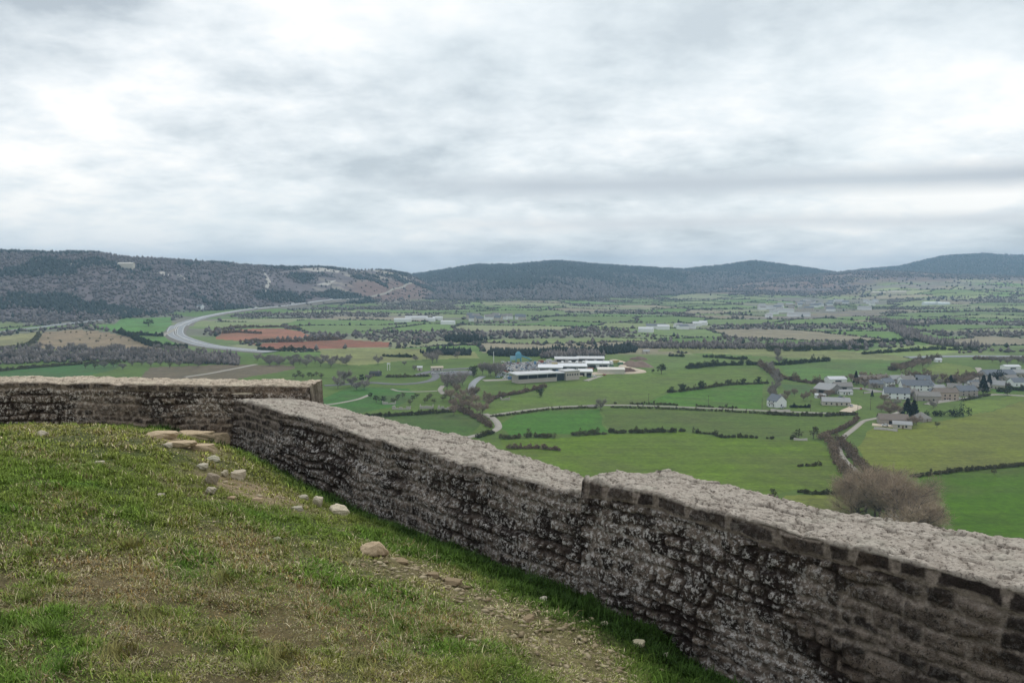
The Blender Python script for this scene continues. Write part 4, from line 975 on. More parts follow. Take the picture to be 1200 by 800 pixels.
for px, py, l, lb in [(936,371,48,'large cream barn below the far hillside village'),(920,366,40,'long pale barn left of the large cream barn'),(897,362,40,'long white barn at the left end of the far village'),(901,372,12,'tiny white house alone below the far village')]:
    far_house(px, py, l, 15, 6.5, 3.5, WHITE, PALER, lb, 'barns of the far village', 'barn', 'barn', random.uniform(-5, 5))
for px, py, l in [(1015,354,18),(1020,356,24),(1026,354,18),(1013,363,34),(1022,358,14)]:
    far_house(px, py, l, 12, 6, 4, WHITE, PALER, 'white farmhouse right of the far hillside village', 'white farmhouses right of the far village')
for px, py, l, lb in [(1092,357,52,'bluish white greenhouse, left of two on the far slope'),(1105,357,34,'white shed, right of two on the far slope')]:
    far_house(px, py, l, 20, 5, 2.5, (.7,.74,.76), (.7,.75,.77), lb, None, 'greenhouse', 'greenhouse', 0)
for px, py, l, lb in [(1030,345,60,'long pale bank of buildings high on the far slope, left part'),(1050,345,70,'long cream building high on the far slope, right part')]:
    far_house(px, py, l, 18, 7, 3, (.62,.56,.46), (.6,.55,.47), lb, None, 'barn', 'barn', 0)
for px, py, l, lb in [(148,315,40,'cream building on the crest of the left hill')]:
    far_house(px, py, l, 14, 7, 3, (.6,.55,.46), (.6,.56,.5), lb, None, 'barn', 'barn', 0)
far_house(235, 362, 14, 11, 6, 4, WHITE, SLATE, 'white house at the wooded foot of the left hill', None)

# bare pale clearings and rock on the left hill
def patch(pts, m, name='clearing', lift=1.2):
    W = np.array([ground(*p)[:2] for p in pts]); c0 = W.mean(0); vs = []; fs = []
    nseg = 8
    ring = []
    for a, b_ in zip(W, np.roll(W, -1, 0)):
        for k in range(4): ring.append(a+(b_-a)*k/4)
    ring = np.array(ring); n = len(ring); vs = []
    for k in range(nseg+1):
        p = c0+(ring-c0)*(k/nseg); vs.append(np.c_[p, hz(p[:, 0], p[:, 1])+lift*(1 if k < nseg else -1)])
    f = np.array([(k*n+i, k*n+(i+1) % n, (k+1)*n+(i+1) % n, (k+1)*n+i) for k in range(nseg) for i in range(n)])
    tag(mk(name, np.concatenate(vs), f, m, smooth=True), kind='structure')
M_clear = plain('bare_rock_ground', (.44, .41, .37), .95, .35, .05)
for pts in [[(140,306),(158,307),(158,315),(142,313)], [(180,320),(190,318),(203,322),(200,324),(185,323.5)], [(206,319),(211,322),(219,328),(214,328),(208,323)],
            [(72,304),(82,307),(90,312),(84,312),(76,309)], [(345,313.5),(372,313),(400,317),(398,320),(370,319)], [(308,316),(318,330),(312,344),(309,343),(314,331)], [(370,334),(382,331),(395,328),(384,335)], [(262,314),(275,315),(268,318)]]:
    patch(pts, M_clear)

# ------------------------------------------------------------------ the parapet walls and the hilltop
PA = np.array([0.574, 6.92]); 
def at_z(px, py, z):
    r = ray(px, py); t = z/r[2]; return np.array([r[0]*t, r[1]*t])
P_far = at_z(270, 465, -1.8); P_step = at_z(683, 577, -1.8); P_near = at_z(1200, 690, -1.675)
wd = (P_step-P_far); wd = wd/np.linalg.norm(wd)              # along the wall, towards the near end
wn = np.array([-wd[1], wd[0]]); wn = wn if wn[1] > 0 else -wn  # outwards (over the valley)
S_STEP = float((P_step-P_far)@wd)
def on_wall(px, py):
    r = ray(px, py); t = (P_far@wn)/(r[0]*wn[0]+r[1]*wn[1]); q = r*t
    return float((q[:2]-P_far)@wd), q
FOOT = [(262,525),(300,546),(340,565),(367,578),(423,602),(487,628),(533,643),(587,663),(620,677),(667,695),(700,710),(730,728),(782,748),(815,777),(853,797)]
fs_, fz_ = zip(*[(on_wall(*p)[0], on_wall(*p)[1][2]) for p in FOOT])
fs_ = np.array(list(fs_)+[fs_[-1]+4, fs_[-1]+12]); fz_ = np.array(list(fz_)+[fz_[-1]-.25, fz_[-1]-.4])
B0 = at_z(0, 446, -1.60); B1 = at_z(262, 449.5, -1.60)
bd = (B1-B0)/np.linalg.norm(B1-B0); bn = np.array([-bd[1], bd[0]])
def on_back(px, py):
    r = ray(px, py); t = (B0@bn)/(r[0]*bn[0]+r[1]*bn[1]); q = r*t
    return float((q[:2]-B0)@bd), q
BF = [(0,495),(57,505),(98,508),(172,507),(215,510),(262,522)]
bs_, bz_ = zip(*[(on_back(*p)[0], on_back(*p)[1][2]) for p in BF])
bs_ = np.array([bs_[0]-8]+list(bs_)); bz_ = np.array([bz_[0]+.05]+list(bz_))
# ground height by thin plate spline through feet and hilltop points
ctl = [(*(P_far+wd*s), z) for s, z in zip(fs_, fz_)]+[(*(B0+bd*s), z) for s, z in zip(bs_, bz_)]
ctl += [(0,0,-1.72),(-4,4,-1.62),(-8,8,-1.85),(-2,7,-2.05),(-12,3,-1.2),(0,-6,-1.7),(-10,-8,-1.2),(9,-8,-3.3),(-24,0,-.8),(-3,10,-2.25)]
ctl = np.array(ctl)
def tps_k(r2): return np.where(r2 > 1e-9, .5*r2*np.log(np.maximum(r2, 1e-9)), 0)
n = len(ctl); K = tps_k(((ctl[:, None, :2]-ctl[None, :, :2])**2).sum(-1))+np.eye(n)*.02
Pm = np.c_[np.ones(n), ctl[:, :2]]; Amat = np.block([[K, Pm], [Pm.T, np.zeros((3, 3))]]); sol = np.linalg.solve(Amat, np.r_[ctl[:, 2], 0, 0, 0])
def zg(x, y):
    sh = np.shape(x); p = np.stack([np.ravel(x), np.ravel(y)], -1).astype(float); out = np.empty(len(p))
    for i in range(0, len(p), 60000):
        q = p[i:i+60000]; out[i:i+60000] = tps_k(((q[:, None]-ctl[None, :, :2])**2).sum(-1))@sol[:n]+sol[n]+q@sol[n+1:]
    return out.reshape(sh)
NC = n
def fg(px, py):
    r = ray(px, py); lo, hi = 1.0, 25.0
    ts = np.linspace(lo, hi, 500); d = r[2]*ts-zg(r[0]*ts, r[1]*ts); k = int(np.argmax(d < 0)) if (d < 0).any() else len(ts)-1
    t = ts[k-1]+(ts[k]-ts[k-1])*d[k-1]/(d[k-1]-d[k]) if k else ts[0]
    return np.array([r[0]*t, r[1]*t, r[2]*t])

def stones(s, w, seed, row_h, len_r, warp=.034):
    """rubble masonry: id, joint distance"""
    s2 = s+(fbm(s*2.2, w*2.2, seed, 3)-.5)*warp*3.2; w2 = w+(fbm(s*1.7+9, w*2.6, seed+1, 3)-.5)*warp*2.6
    g = np.random.default_rng(seed); rows = [-.4]; 
    rows.append(0.0); rows.append(row_h[2])
    while rows[-1] < 4: rows.append(rows[-1]+g.uniform(row_h[0], row_h[1]))
    rows = np.array(rows); ri = np.clip(np.searchsorted(rows, w2)-1, 0, len(rows)-2)
    dr = np.minimum(w2-rows[ri], rows[ri+1]-w2); ident = np.zeros(s.shape); ds = np.zeros(s.shape)
    for r in range(len(rows)-1):
        m = ri == r
        if not m.any(): continue
        lens = np.cumsum(g.uniform(len_r[0], len_r[1], 140)*(1.15 if r == 1 else 1)); lens = np.r_[-2.0, lens-2+.0]+g.uniform(-.2, 0)
        j = np.clip(np.searchsorted(lens, s2[m]+8)-1, 0, len(lens)-2)
        ds[m] = np.minimum(s2[m]+8-lens[j], lens[j+1]-s2[m]-8); ident[m] = _h(j.astype(float), np.full(j.shape, float(r)), seed)
    return ident, np.minimum(dr, ds), ri
def voro(u_, v_, seed):
    ia, iq = np.floor(u_), np.floor(v_); d1 = np.full(u_.shape, 9.); d2 = d1.copy(); idv = np.zeros(u_.shape)
    for da in (-1, 0, 1):
        for dq in (-1, 0, 1):
            ja, jq = ia+da, iq+dq; dd = np.hypot(u_-ja-.1-.8*_h(ja, jq, seed), v_-jq-.1-.8*_h(ja, jq, seed+1)); hh_ = _h(ja, jq, seed+2)
            n_ = dd < d1; d2 = np.where(n_, d1, np.minimum(d2, dd)); idv = np.where(n_, hh_, idv); d1 = np.where(n_, dd, d1)
    return idv, d2-d1
def build_wall(name, P0, d, nrm, s0, s1, ds, ztop, foot, thick, seed, row_h, len_r, cap_from, coursed, ledge=None, endcap=True, deep=5.5):
    s = np.arange(s0, s1, ds); zt = ztop(s); zf = foot(s)-.25; th = thick(s)
    nf = int(np.max(zt-zf)/ds); nt_ = int(np.max(th)/(ds*1.1)); no = 24
    S = s[:, None]
    a = np.linspace(0, 1, nf)[None]; fz = zf[:, None]+(zt-.03-zf)[:, None]*a; fo = np.zeros_like(fz)+.0
    k = np.linspace(0, 1, 5)[None, 1:]*math.pi/2; rz = (zt-.03)[:, None]+.03*np.sin(k); ro = .03*(1-np.cos(k))+0*rz
    b_ = np.linspace(0, 1, nt_)[None, 1:]; to = .03+(th-.03)[:, None]*b_; tz = zt[:, None]+0*to
    c_ = (np.linspace(0, 1, no)[None, 1:])**1.6; oz = zt[:, None]-c_*deep; oo = th[:, None]+0*oz+c_*.25
    O = np.concatenate([fo, ro, to, oo], 1); Zz = np.concatenate([fz, rz, tz, oz], 1); nv = O.shape[1]; SS = S+0*O
    istop = np.zeros(nv); istop[nf+1:nf+4+nt_-1] = 1; istop[nf:nf+2] = .6
    isout = np.zeros(nv); isout[nf+4+nt_-1:] = 1
    w = (zt[:, None]-Zz)
    face = (1-istop)[None]+0*O
    ident, e, ri = stones(SS, np.where(istop[None] > .5, O*.0+.05, w), seed, row_h, len_r)
    # random rubble away from the coursed parts
    crs = coursed(SS, w)
    idv, e2, ri2 = stones(SS, np.where(istop[None] > .5, O*.0+.05, w), seed+300, (.07, .125, .11), (.085, .22), .055)
    isr = (crs < .5) & ~((ri == 1) & (cap_from(SS) > .5)); ident = np.where(isr, idv, ident); e = np.where(isr, e2, e)
    capm = (ri == 1)*cap_from(SS)
    ruff = fbm(SS*9, Zz*9+O*9, seed+5, 4)
    ruf2 = fbm(SS*26, Zz*26+O*26, seed+7, 3); rz_ = smooth_e = sst(.0, .030, e+(ruff-.5)*.03+(ruf2-.5)*.016)
    mortar = (1-sst(.010, .026, e+(ruff-.5)*.04+(ruf2-.5)*.02*(1-.6*(ri == 1))-.014*(ri == 1)*cap_from(SS)))
    mfill = np.clip(1.3*sst(.42, .58, fbm(SS*1.6, w*2.4, seed+50, 3))+.7*(ri == 1)*cap_from(SS), 0, 1); mortar = mortar*np.where(ri == 1, 1.0, 2*mfill-1)   # negative: open dark joint
    rub = fbm(SS*.55, w*1.1, seed+9, 3)                       # rendered / rubble areas
    fine = fbm(SS*34, Zz*34+O*34, seed+6, 3)-.5
    disp_f = (smooth_e-.5)*(.018+.030*ident)*(1.05-.5*mfill)+(ruff-.5)*.035+fine*.016+(fbm(SS*1.1, w*1.3, seed+2, 3)-.5)*.05
    if ledge is not None: disp_f = disp_f+ledge(SS, w)
    # top surface: worn mortar with cracks and flakes
    tr = fbm(SS*3.2, O*3.2, seed+20, 4); tf = fbm(SS*16, O*16, seed+21, 4); crack = np.abs(fbm(SS*5+tf*.6, O*5, seed+22, 3)-.5)
    flake = sst(.46, .5, fbm(SS*7, O*7, seed+24, 4))
    ti, td = voro(SS/.42+(fbm(SS*4, O*4, seed+27, 3)-.5)*1.5, O/.15+(fbm(SS*4+9, O*4, seed+28, 3)-.5)*1.5, seed+80)
    ti2, td2 = voro(SS/.17+(fbm(SS*9, O*9, seed+27, 3)-.5)*1.2, O/.06+(fbm(SS*9+9, O*9, seed+28, 3)-.5)*1.2, seed+90)
    gap = np.maximum((1-sst(.015, .07, td+(ruf2-.5)*.06))*sst(.38, .5, tr), (1-sst(.01, .09, td2+(ruf2-.5)*.08))*sst(.45, .55, tf)*.9)
    disp_t = (tr-.5)*.03+(ti-.5)*.022+(ti2-.5)*.008-.026*gap+fine*.02+(ruf2-.5)*.012
    blk = sst(.0, .05, np.abs(((SS*1.0+.2*vn(O*3, SS*0, 4)) % .42)-.21)-.0)
    D = np.where(isout[None] > 0, (ruff-.5)*.12, 0)+face*disp_f*(1-isout)[None]
    edge = np.exp(-((th[:, None]-O)/.09)**2)*istop[None]
    zz = Zz+istop[None]*disp_t+edge*(fbm(SS*5, O*0, seed+30, 5)-.55)*.045*istop[None]
    oo2 = O-D*(1-istop)[None]*(1-2*isout)[None]-istop[None]*0
    # inner upper arris broken and rounded
    arris = np.exp(-(w/.05)**2)*(1-isout)[None]
    zz = zz-arris*np.clip(fbm(SS*6, O*0+3, seed+31, 3)-.5, 0, 1)*.08*(O < .1)
    xy = P0[None, None]+d[None, None]*SS[..., None]+nrm[None, None]*oo2[..., None]
    v = np.concatenate([xy, zz[..., None]], -1).reshape(-1, 3)
    ns = len(s); i = (np.arange(ns-1)[:, None]*nv+np.arange(nv-1)[None]).ravel()
    f = np.stack([i, i+nv, i+nv+1, i+1], -1)
    hgt = np.clip((Zz-foot(s)[:, None])/.5, 0, 1)
    lich = sst(.42, .60, fbm(SS*.42+2, w*1.3, seed+40, 3)+.10*(1-hgt)-.10*capm-.12*sst(9, 10.5, SS)+.03)*(1-.6*np.exp(-(w/.16)**2))
    col = np.stack([np.clip(mortar*.5+.5, 0, 1), ident, istop[None]+0*O, lich], -1).reshape(-1, 4)
    ex = np.stack([capm+0*O, hgt, rub, 1-gap], -1).reshape(-1, 4)
    if endcap:
        for side in (0, ns-1):
            ring = side*nv+np.arange(nv); cz = v[ring].mean(0); kk = len(v)
            # close the end with a fan of quads in strips
            m_ = 14; layers = []
            base = v[ring]; cc = np.array([cz[0], cz[1], base[:, 2].min()+.6])
            prev = ring
            for q in range(1, m_+1):
                t_ = q/m_; nvv = base*(1-t_)+cc*t_; nz = fbm(nvv[:, 2]*7, nvv[:, 0]*7+nvv[:, 1]*3, seed+60, 4)-.5
                nvv[:, :2] += d[None]*(nz*.16+.13*math.sin(min(1, t_*2.2)*1.57))[:, None]*(1 if side else -1)
                idx = len(v)+np.arange(nv); v = np.concatenate([v, nvv])
                cN = col[ring].copy(); cN[:, 0] = .75; cN[:, 2] = .25; cN[:, 3] = .6; col = np.concatenate([col, cN]); ex = np.concatenate([ex, ex[ring]*0+[0, 1, .5, 0]])
                f = np.concatenate([f, np.stack([prev[:-1], prev[1:], idx[1:], idx[:-1]], -1)]); prev = idx
    o = mk(name, v, f, M_wall, smooth=True, col=col, colname='col')
    c2 = np.ascontiguousarray(ex, np.float32); at = o.data.color_attributes.new('ex', 'FLOAT_COLOR', 'POINT'); at.data.foreach_set('color', c2.ravel())
    return o

M_wall, nt, b = newmat('lichened_masonry'); b.inputs['Roughness'].default_value = .95
at = nt.nodes.new('ShaderNodeAttribute'); at.attribute_name = 'col'; sp = nt.nodes.new('ShaderNodeSeparateColor'); nt.links.new(at.outputs['Color'], sp.inputs[0])
ae = nt.nodes.new('ShaderNodeAttribute'); ae.attribute_name = 'ex'; se = nt.nodes.new('ShaderNodeSeparateColor'); nt.links.new(ae.outputs['Color'], se.inputs[0])
mraw = mth(nt, 'MULTIPLY_ADD', sp.outputs[0], 2.0, -1.0); mort, rnd, topm, lich = mth(nt, 'MAXIMUM', mraw, 0.0), sp.outputs[1], sp.outputs[2], at.outputs['Alpha']
cap, hgt, rub, crk = se.outputs[0], se.outputs[1], se.outputs[2], ae.outputs['Alpha']
n1 = noise(nt, 14, 6, .65); n2 = noise(nt, 48, 5, .7); n3 = noise(nt, 95, 4, .7); n4 = noise(nt, 3.2, 4, .6); n5 = noise(nt, 26, 5, .7)
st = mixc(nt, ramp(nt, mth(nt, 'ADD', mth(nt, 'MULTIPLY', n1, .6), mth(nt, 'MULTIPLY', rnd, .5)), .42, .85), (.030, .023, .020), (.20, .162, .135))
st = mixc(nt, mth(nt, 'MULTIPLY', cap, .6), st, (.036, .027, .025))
st = mixc(nt, mth(nt, 'MULTIPLY', ramp(nt, n4, .5, .7), .35), st, (.17, .125, .085))
mo = mixc(nt, ramp(nt, n2, .3, .7), (.17, .14, .118), (.37, .31, .265))
c = mixc(nt, mth(nt, 'MULTIPLY', mort, mth(nt, 'MAXIMUM', ramp(nt, n1, .25, .6), cap)), st, mo)
c = mixc(nt, mth(nt, 'MULTIPLY', mth(nt, 'MAXIMUM', mth(nt, 'MULTIPLY', mraw, -1.0), 0.0), .62), c, (.02, .011, .010))
lm = mth(nt, 'MULTIPLY', ramp(nt, mth(nt, 'ADD', mth(nt, 'MULTIPLY', n5, .6), mth(nt, 'MULTIPLY', n2, .4)), .505, .55), mth(nt, 'MULTIPLY', mth(nt, 'MULTIPLY_ADD', lich, .85, .10), mth(nt, 'SUBTRACT', 1.0, mth(nt, 'MAXIMUM', mth(nt, 'MULTIPLY', mraw, -.9), 0.0))))
c = mixc(nt, mth(nt, 'MULTIPLY', lm, mth(nt, 'SUBTRACT', 1, mth(nt, 'MULTIPLY', cap, .7))), c, (.56, .53, .51))
c = mixc(nt, mth(nt, 'MULTIPLY', ramp(nt, mth(nt, 'ADD', mth(nt, 'MULTIPLY', n3, .5), mth(nt, 'MULTIPLY', noise(nt, 30, 5, .7), .5)), .515, .565), mth(nt, 'MULTIPLY_ADD', mort, -.65, .8)), c, (.016, .013, .012))
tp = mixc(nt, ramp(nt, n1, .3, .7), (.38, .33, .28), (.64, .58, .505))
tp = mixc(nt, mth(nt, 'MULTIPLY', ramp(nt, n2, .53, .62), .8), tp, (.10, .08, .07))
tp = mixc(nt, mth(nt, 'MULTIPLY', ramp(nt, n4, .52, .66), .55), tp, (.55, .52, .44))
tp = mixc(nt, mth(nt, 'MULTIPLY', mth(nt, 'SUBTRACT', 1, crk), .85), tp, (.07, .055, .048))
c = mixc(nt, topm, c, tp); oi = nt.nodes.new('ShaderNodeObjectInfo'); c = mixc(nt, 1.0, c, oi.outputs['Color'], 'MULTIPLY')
nt.links.new(c, b.inputs['Base Color'])
bump(nt, b, mth(nt, 'ADD', n2, mth(nt, 'MULTIPLY', n3, .6)), 1.0, .014)

ztopA = lambda s: np.where(s < S_STEP, -1.8, -1.672)+(fbm(s*.8, s*0+4, 3, 3)-.5)*.05*sst(0, .2, np.abs(s-S_STEP))
thA_s = [(at_z(px, py, z)-P_far)@np.array([wn[0], wn[1]]) for px, py, z in [(372,472,-1.8),(550,512,-1.8),(640,541,-1.8),(684,550,-1.75),(740,553,-1.672),(784,553,-1.672),(880,577,-1.672),(960,597,-1.672),(1040,609,-1.672),(1160,626,-1.672),(1200,630,-1.672)]]
thA_x = [(at_z(px, py, z)-P_far)@wd for px, py, z in [(372,472,-1.8),(550,512,-1.8),(640,541,-1.8),(684,550,-1.75),(740,553,-1.672),(784,553,-1.672),(880,577,-1.672),(960,597,-1.672),(1040,609,-1.672),(1160,626,-1.672),(1200,630,-1.672)]]
print('thick', [round(float(a), 2) for a in thA_s], [round(float(a), 2) for a in thA_x], 'step', S_STEP, 'foot', fz_)
def thA(s):
    return np.interp(s, np.array(thA_x), np.array(thA_s))
def ledgeA(s, w):
    k = np.interp(s, [1.2, 2.2, 6.2, 7.6], [0, 1, 1, 0]); lv = .40+(fbm(s*1.2, s*0, 77, 2)-.5)*.16+np.clip(s-3, 0, 9)*.015
    return k*.055*sst(-.02, .03, w-lv)
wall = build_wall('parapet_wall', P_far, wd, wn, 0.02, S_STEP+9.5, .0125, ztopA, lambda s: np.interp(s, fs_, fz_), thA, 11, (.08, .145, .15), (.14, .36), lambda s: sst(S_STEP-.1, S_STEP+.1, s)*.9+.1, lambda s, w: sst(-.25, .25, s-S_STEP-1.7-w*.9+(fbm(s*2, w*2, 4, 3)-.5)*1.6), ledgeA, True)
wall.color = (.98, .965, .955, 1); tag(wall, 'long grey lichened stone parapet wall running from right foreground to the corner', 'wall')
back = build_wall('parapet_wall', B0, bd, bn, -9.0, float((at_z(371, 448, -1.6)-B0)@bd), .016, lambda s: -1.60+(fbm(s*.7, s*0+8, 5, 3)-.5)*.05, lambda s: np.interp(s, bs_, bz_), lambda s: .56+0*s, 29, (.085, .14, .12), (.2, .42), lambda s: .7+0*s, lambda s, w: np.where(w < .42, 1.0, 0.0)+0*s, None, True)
back.color = (1.2, 1.13, 1.03, 1); tag(back, 'brown rubble parapet wall crossing at the back left of the grass', 'wall')

# hilltop ground
def inside(x, y, m):
    return ((x-P_far[0])*wn[0]+(y-P_far[1])*wn[1] < m) & ((x-B0[0])*bn[0]+(y-B0[1])*bn[1] < m)
xs = np.concatenate([np.linspace(-26, -9.2, 40)[:-1], np.arange(-9.2, 3.6, .028), np.linspace(3.6, 16, 60)[1:]])
yy = np.concatenate([np.linspace(-22, 2.2, 60)[:-1], np.arange(2.2, 13.6, .028)])
GX, GY = np.meshgrid(xs, yy)
SPOTS = {'soil': [(290,575,.55,.35),(215,518,.65,.22),(275,566,.35,.25)],
         'chips': [(480,665,.5,.3),(530,688,.5,.3),(575,705,.5,.25),(620,730,.55,.35),(655,760,.45,.35),(690,795,.4,.3)],
         'dirt': [(265,710,.8,.35),(225,735,.8,.3),(330,740,.6,.35),(150,770,.6,.3),(60,655,.7,.25),(100,690,.7,.2),(20,700,.5,.25),(250,785,.8,.25)],
         'straw': [(400,720,.55,.3),(350,700,.45,.25),(440,745,.4,.25),(290,650,.6,.3),(150,700,.6,.25),(480,640,.4,.2),(500,740,.4,.3)],
         'lush': [(60,560,1.6,.8),(20,620,.8,.4),(120,610,.8,.3),(210,665,.5,.15),(260,680,.4,.15),(10,740,.4,.25),(30,790,.4,.2),(400,690,.6,.25),(330,610,.9,.5),(460,700,.4,.2),(560,770,.6,.3),(740,795,.3,.2)]}
SW = {k: [(fg(a, b_)[:2], rx, ry) for a, b_, rx, ry in L_] for k, L_ in SPOTS.items()}
def spot(kind, x, y, seed=0):
    m = np.zeros(np.shape(x)); wx_ = x+(fbm(x*1.7, y*1.7, 91+seed, 3)-.5)*.7; wy_ = y+(fbm(x*1.7, y*1.7, 93+seed, 3)-.5)*.7
    for (c0, rx, ry) in SW[kind]:
        # patches follow the fall of the slope, so they run obliquely
        dx, dy = wx_-c0[0], wy_-c0[1]; u_ = dx*.80-dy*.6; v_ = dx*.6+dy*.80
        m = np.maximum(m, np.exp(-((u_/rx)**2+(v_/(ry*1.6))**2)))
    return m
def cover(x, y):
    """weights: lush, olive, straw, dirt, soil, chips"""
    nz = fbm(x*1.1, y*1.1, 7, 4); nz2 = fbm(x*3.3, y*3.3, 8, 4); st_ = fbm(x*1.0-y*.8, (x*.8+y*1.0)*3.0, 9, 4)
    dw = np.minimum(-((x-P_far[0])*wn[0]+(y-P_far[1])*wn[1]), -((x-B0[0])*bn[0]+(y-B0[1])*bn[1]))
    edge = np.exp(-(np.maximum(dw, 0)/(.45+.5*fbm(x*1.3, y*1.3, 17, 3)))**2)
    soil = spot('soil', x, y); chips = spot('chips', x, y, 2); dirt = np.clip(spot('dirt', x, y, 4)*.85*sst(.40, .66, nz2+.06), 0, 1); straw = np.clip(spot('straw', x, y, 6)*.85+.42*sst(.52, .68, st_), 0, 1)
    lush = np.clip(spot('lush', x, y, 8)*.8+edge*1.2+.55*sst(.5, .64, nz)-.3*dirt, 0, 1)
    return lush, straw*(1-edge), dirt*(1-edge*.8), soil, chips*(1-edge*.7), edge
GZ = zg(GX, GY); lush, straw, dirt, soil, chips, edge = cover(GX, GY)
GZ = GZ+(fbm(GX*2.2, GY*2.2, 61, 4)-.5)*.07+(fbm(GX*11, GY*11, 62, 4)-.5)*.035
near_m = (np.hypot(GX+2, GY-7) < 14)
i = (np.arange(len(yy)-1)[:, None]*len(xs)+np.arange(len(xs)-1)).ravel(); q = np.stack([i, i+1, i+len(xs)+1, i+len(xs)], -1)
cxy = np.stack([GX.ravel(), GY.ravel()], -1); ok_ = inside(cxy[q[:, 0], 0], cxy[q[:, 0], 1], .22)
q = q[ok_]
vv = np.stack([GX, GY, GZ], -1).reshape(-1, 3); u_, inv = np.unique(q, return_inverse=True)
def mixn(a, b_, t): return a*(1-t[..., None])+np.array(b_)*t[..., None]
gc = np.zeros(GX.shape+(3,))+np.array((.075, .085, .026))
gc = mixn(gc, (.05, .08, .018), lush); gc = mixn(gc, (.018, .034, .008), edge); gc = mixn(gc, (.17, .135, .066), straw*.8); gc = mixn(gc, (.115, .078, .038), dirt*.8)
gc = mixn(gc, (.27, .20, .12), np.clip(soil*1.1, 0, 1)); gc = mixn(gc, (.21, .16, .085), chips*.6)
M_soil = attrmat('hilltop_soil', .4, 7, 60, fine=.6)
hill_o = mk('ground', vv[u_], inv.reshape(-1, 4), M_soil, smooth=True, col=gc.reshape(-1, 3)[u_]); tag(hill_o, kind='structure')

# rocks lying on the grass
M_rock, nt, b = newmat('pale_limestone'); v_ = objvec(nt)
oi = nt.nodes.new('ShaderNodeObjectInfo')
c = mixc(nt, ramp(nt, noise(nt, 9, 6, .65, v_), .3, .7), (.40, .34, .27), (.74, .69, .60)); c = mixc(nt, mth(nt, 'MULTIPLY', ramp(nt, noise(nt, 40, 5, .7, v_), .55, .68), .6), c, (.12, .10, .08))
c = mixc(nt, 1.0, c, oi.outputs['Color'], 'MULTIPLY'); nt.links.new(c, b.inputs['Base Color']); bump(nt, b, noise(nt, 45, 5, .7, v_), .6, .01)
ROCKPOS = []
def rock(px, py, wpx, hpx, label, col=(1, 1, 1), depth=.9, seed=0, name='rock', rz=None, sink=.25, cat='rock', loc=None):
    p = fg(px, py) if loc is None else np.array(loc); d = p[1]; w_ = wpx*1.18/F*d; h_ = hpx*1.25/F*d; sink = sink*.6
    ROCKPOS.append((p[0], p[1]+w_*.2, w_*.5))
    import bmesh
    bm = bmesh.new(); bmesh.ops.create_icosphere(bm, subdivisions=5, radius=1); r = np.random.default_rng(seed+int(px))
    P = np.array([q_.co[:] for q_ in bm.verts])
    boxy = h_ < w_*.45
    if boxy: P = np.sign(P)*np.abs(P)**.55; P[:, 2] = np.clip(P[:, 2], -.8, .72+.1*(fbm(P[:, 0]*3, P[:, 1]*3, seed+3, 3)-.5))
    for _ in range(9):
        nrm_ = r.normal(size=3); nrm_ /= np.linalg.norm(nrm_); c0 = r.uniform(.48, .8)
        if boxy: nrm_[2] *= .15; nrm_ /= np.linalg.norm(nrm_); c0 += .12
        dd = P@nrm_; P -= nrm_[None]*np.maximum(dd-c0, 0)[:, None]*.92
    P *= 1+(fbm(P[:, 0]*2.4+seed+P[:, 2], P[:, 1]*2.4+P[:, 2]*2, 5, 5)-.5)[:, None]*.38
    P /= np.abs(P).max(0)
    for q_, c_ in zip(bm.verts, P): q_.co = c_
    me = bpy.data.meshes.new(name); bm.to_mesh(me); bm.free(); me.materials.append(M_rock)
    me.polygons.foreach_set('use_smooth', np.ones(len(me.polygons), bool))
    o = bpy.data.objects.new(name, me); C.objects.link(o); o.scale = (w_/2, w_/2*depth, h_/2/(1-sink)*1.0); o.location = (p[0], p[1]+w_*.2, p[2]+h_*.5-h_*sink); o.rotation_euler = (0, 0, rz if rz is not None else r.uniform(-.6, .6)); o.color = (*col, 1)
    return tag(o, label, cat)
rock(248,568,17,15,'largest brown grey rock in the group below the wall corner',(.62,.56,.5),seed=1)
rock(247,578,13,8,'pale rock lying just in front of the brown grey rock',(.9,.87,.8),seed=2)
rock(263,557,9,6,'small cream stone behind the brown grey rock',(1,.97,.85),seed=3)
rock(278,561,19,8,'flat cream rock right of the brown grey rock',(.95,.9,.8),seed=4)
rock(249,542,14,7,'rounded pale rock nearest to the wall corner',(.9,.92,.82),seed=5)
rock(238,549,13,5,'flat pale stone left of the rounded rock by the corner',(.95,.95,.88),seed=6)
rock(356,585,11,4,'small flat stone at the foot of the wall',(.85,.85,.78),seed=7)
rock(349,598,13,4,'flat grey stone in the grass before the two white rocks',(.85,.85,.8),seed=8)
rock(373,593,12,11,'upright white block, left of two white rocks by the wall',(1.15,1.12,1.02),seed=9)
rock(397,604,21,11,'white wedge shaped rock, right of two white rocks by the wall',(1.2,1.16,1.02),seed=10)
rock(438,652,29,16,'tan boulder alone at the top of the worn path',(1.02,.86,.68),seed=11)
rock(116,544,9,3.5,'small white stone alone in the green grass at left',(1.1,1.1,1),seed=12)
rock(196,524,10,4,'small pale stone left of the bedrock ledge',(1,.97,.9),seed=13)
rock(47,511,12,6,'pale stone at the foot of the back wall, far left',(.95,.92,.85),seed=14)
rock(186,582,10,3,'tiny flat stone in the middle of the lawn',(.9,.88,.82),seed=15)
rock(637,704,8,5,'little white stone at the wall foot beside the worn path',(1.2,1.2,1.15),seed=16)
rock(709,735,9,6,'small pale stone in the dark grass of the wall foot',(1.0,1.0,.85),seed=17)
rock(748,758,15,6,'flat pale stone nearest to the lower end of the wall foot',(1.1,1.08,.9),seed=18)
rock(780,771,8,6,'small grey stone against the wall foot in the dark grass',(.8,.8,.75),seed=19)
rock(325,633,9,3,'low greenish stone sunk in the lawn',(.7,.78,.6),seed=20)
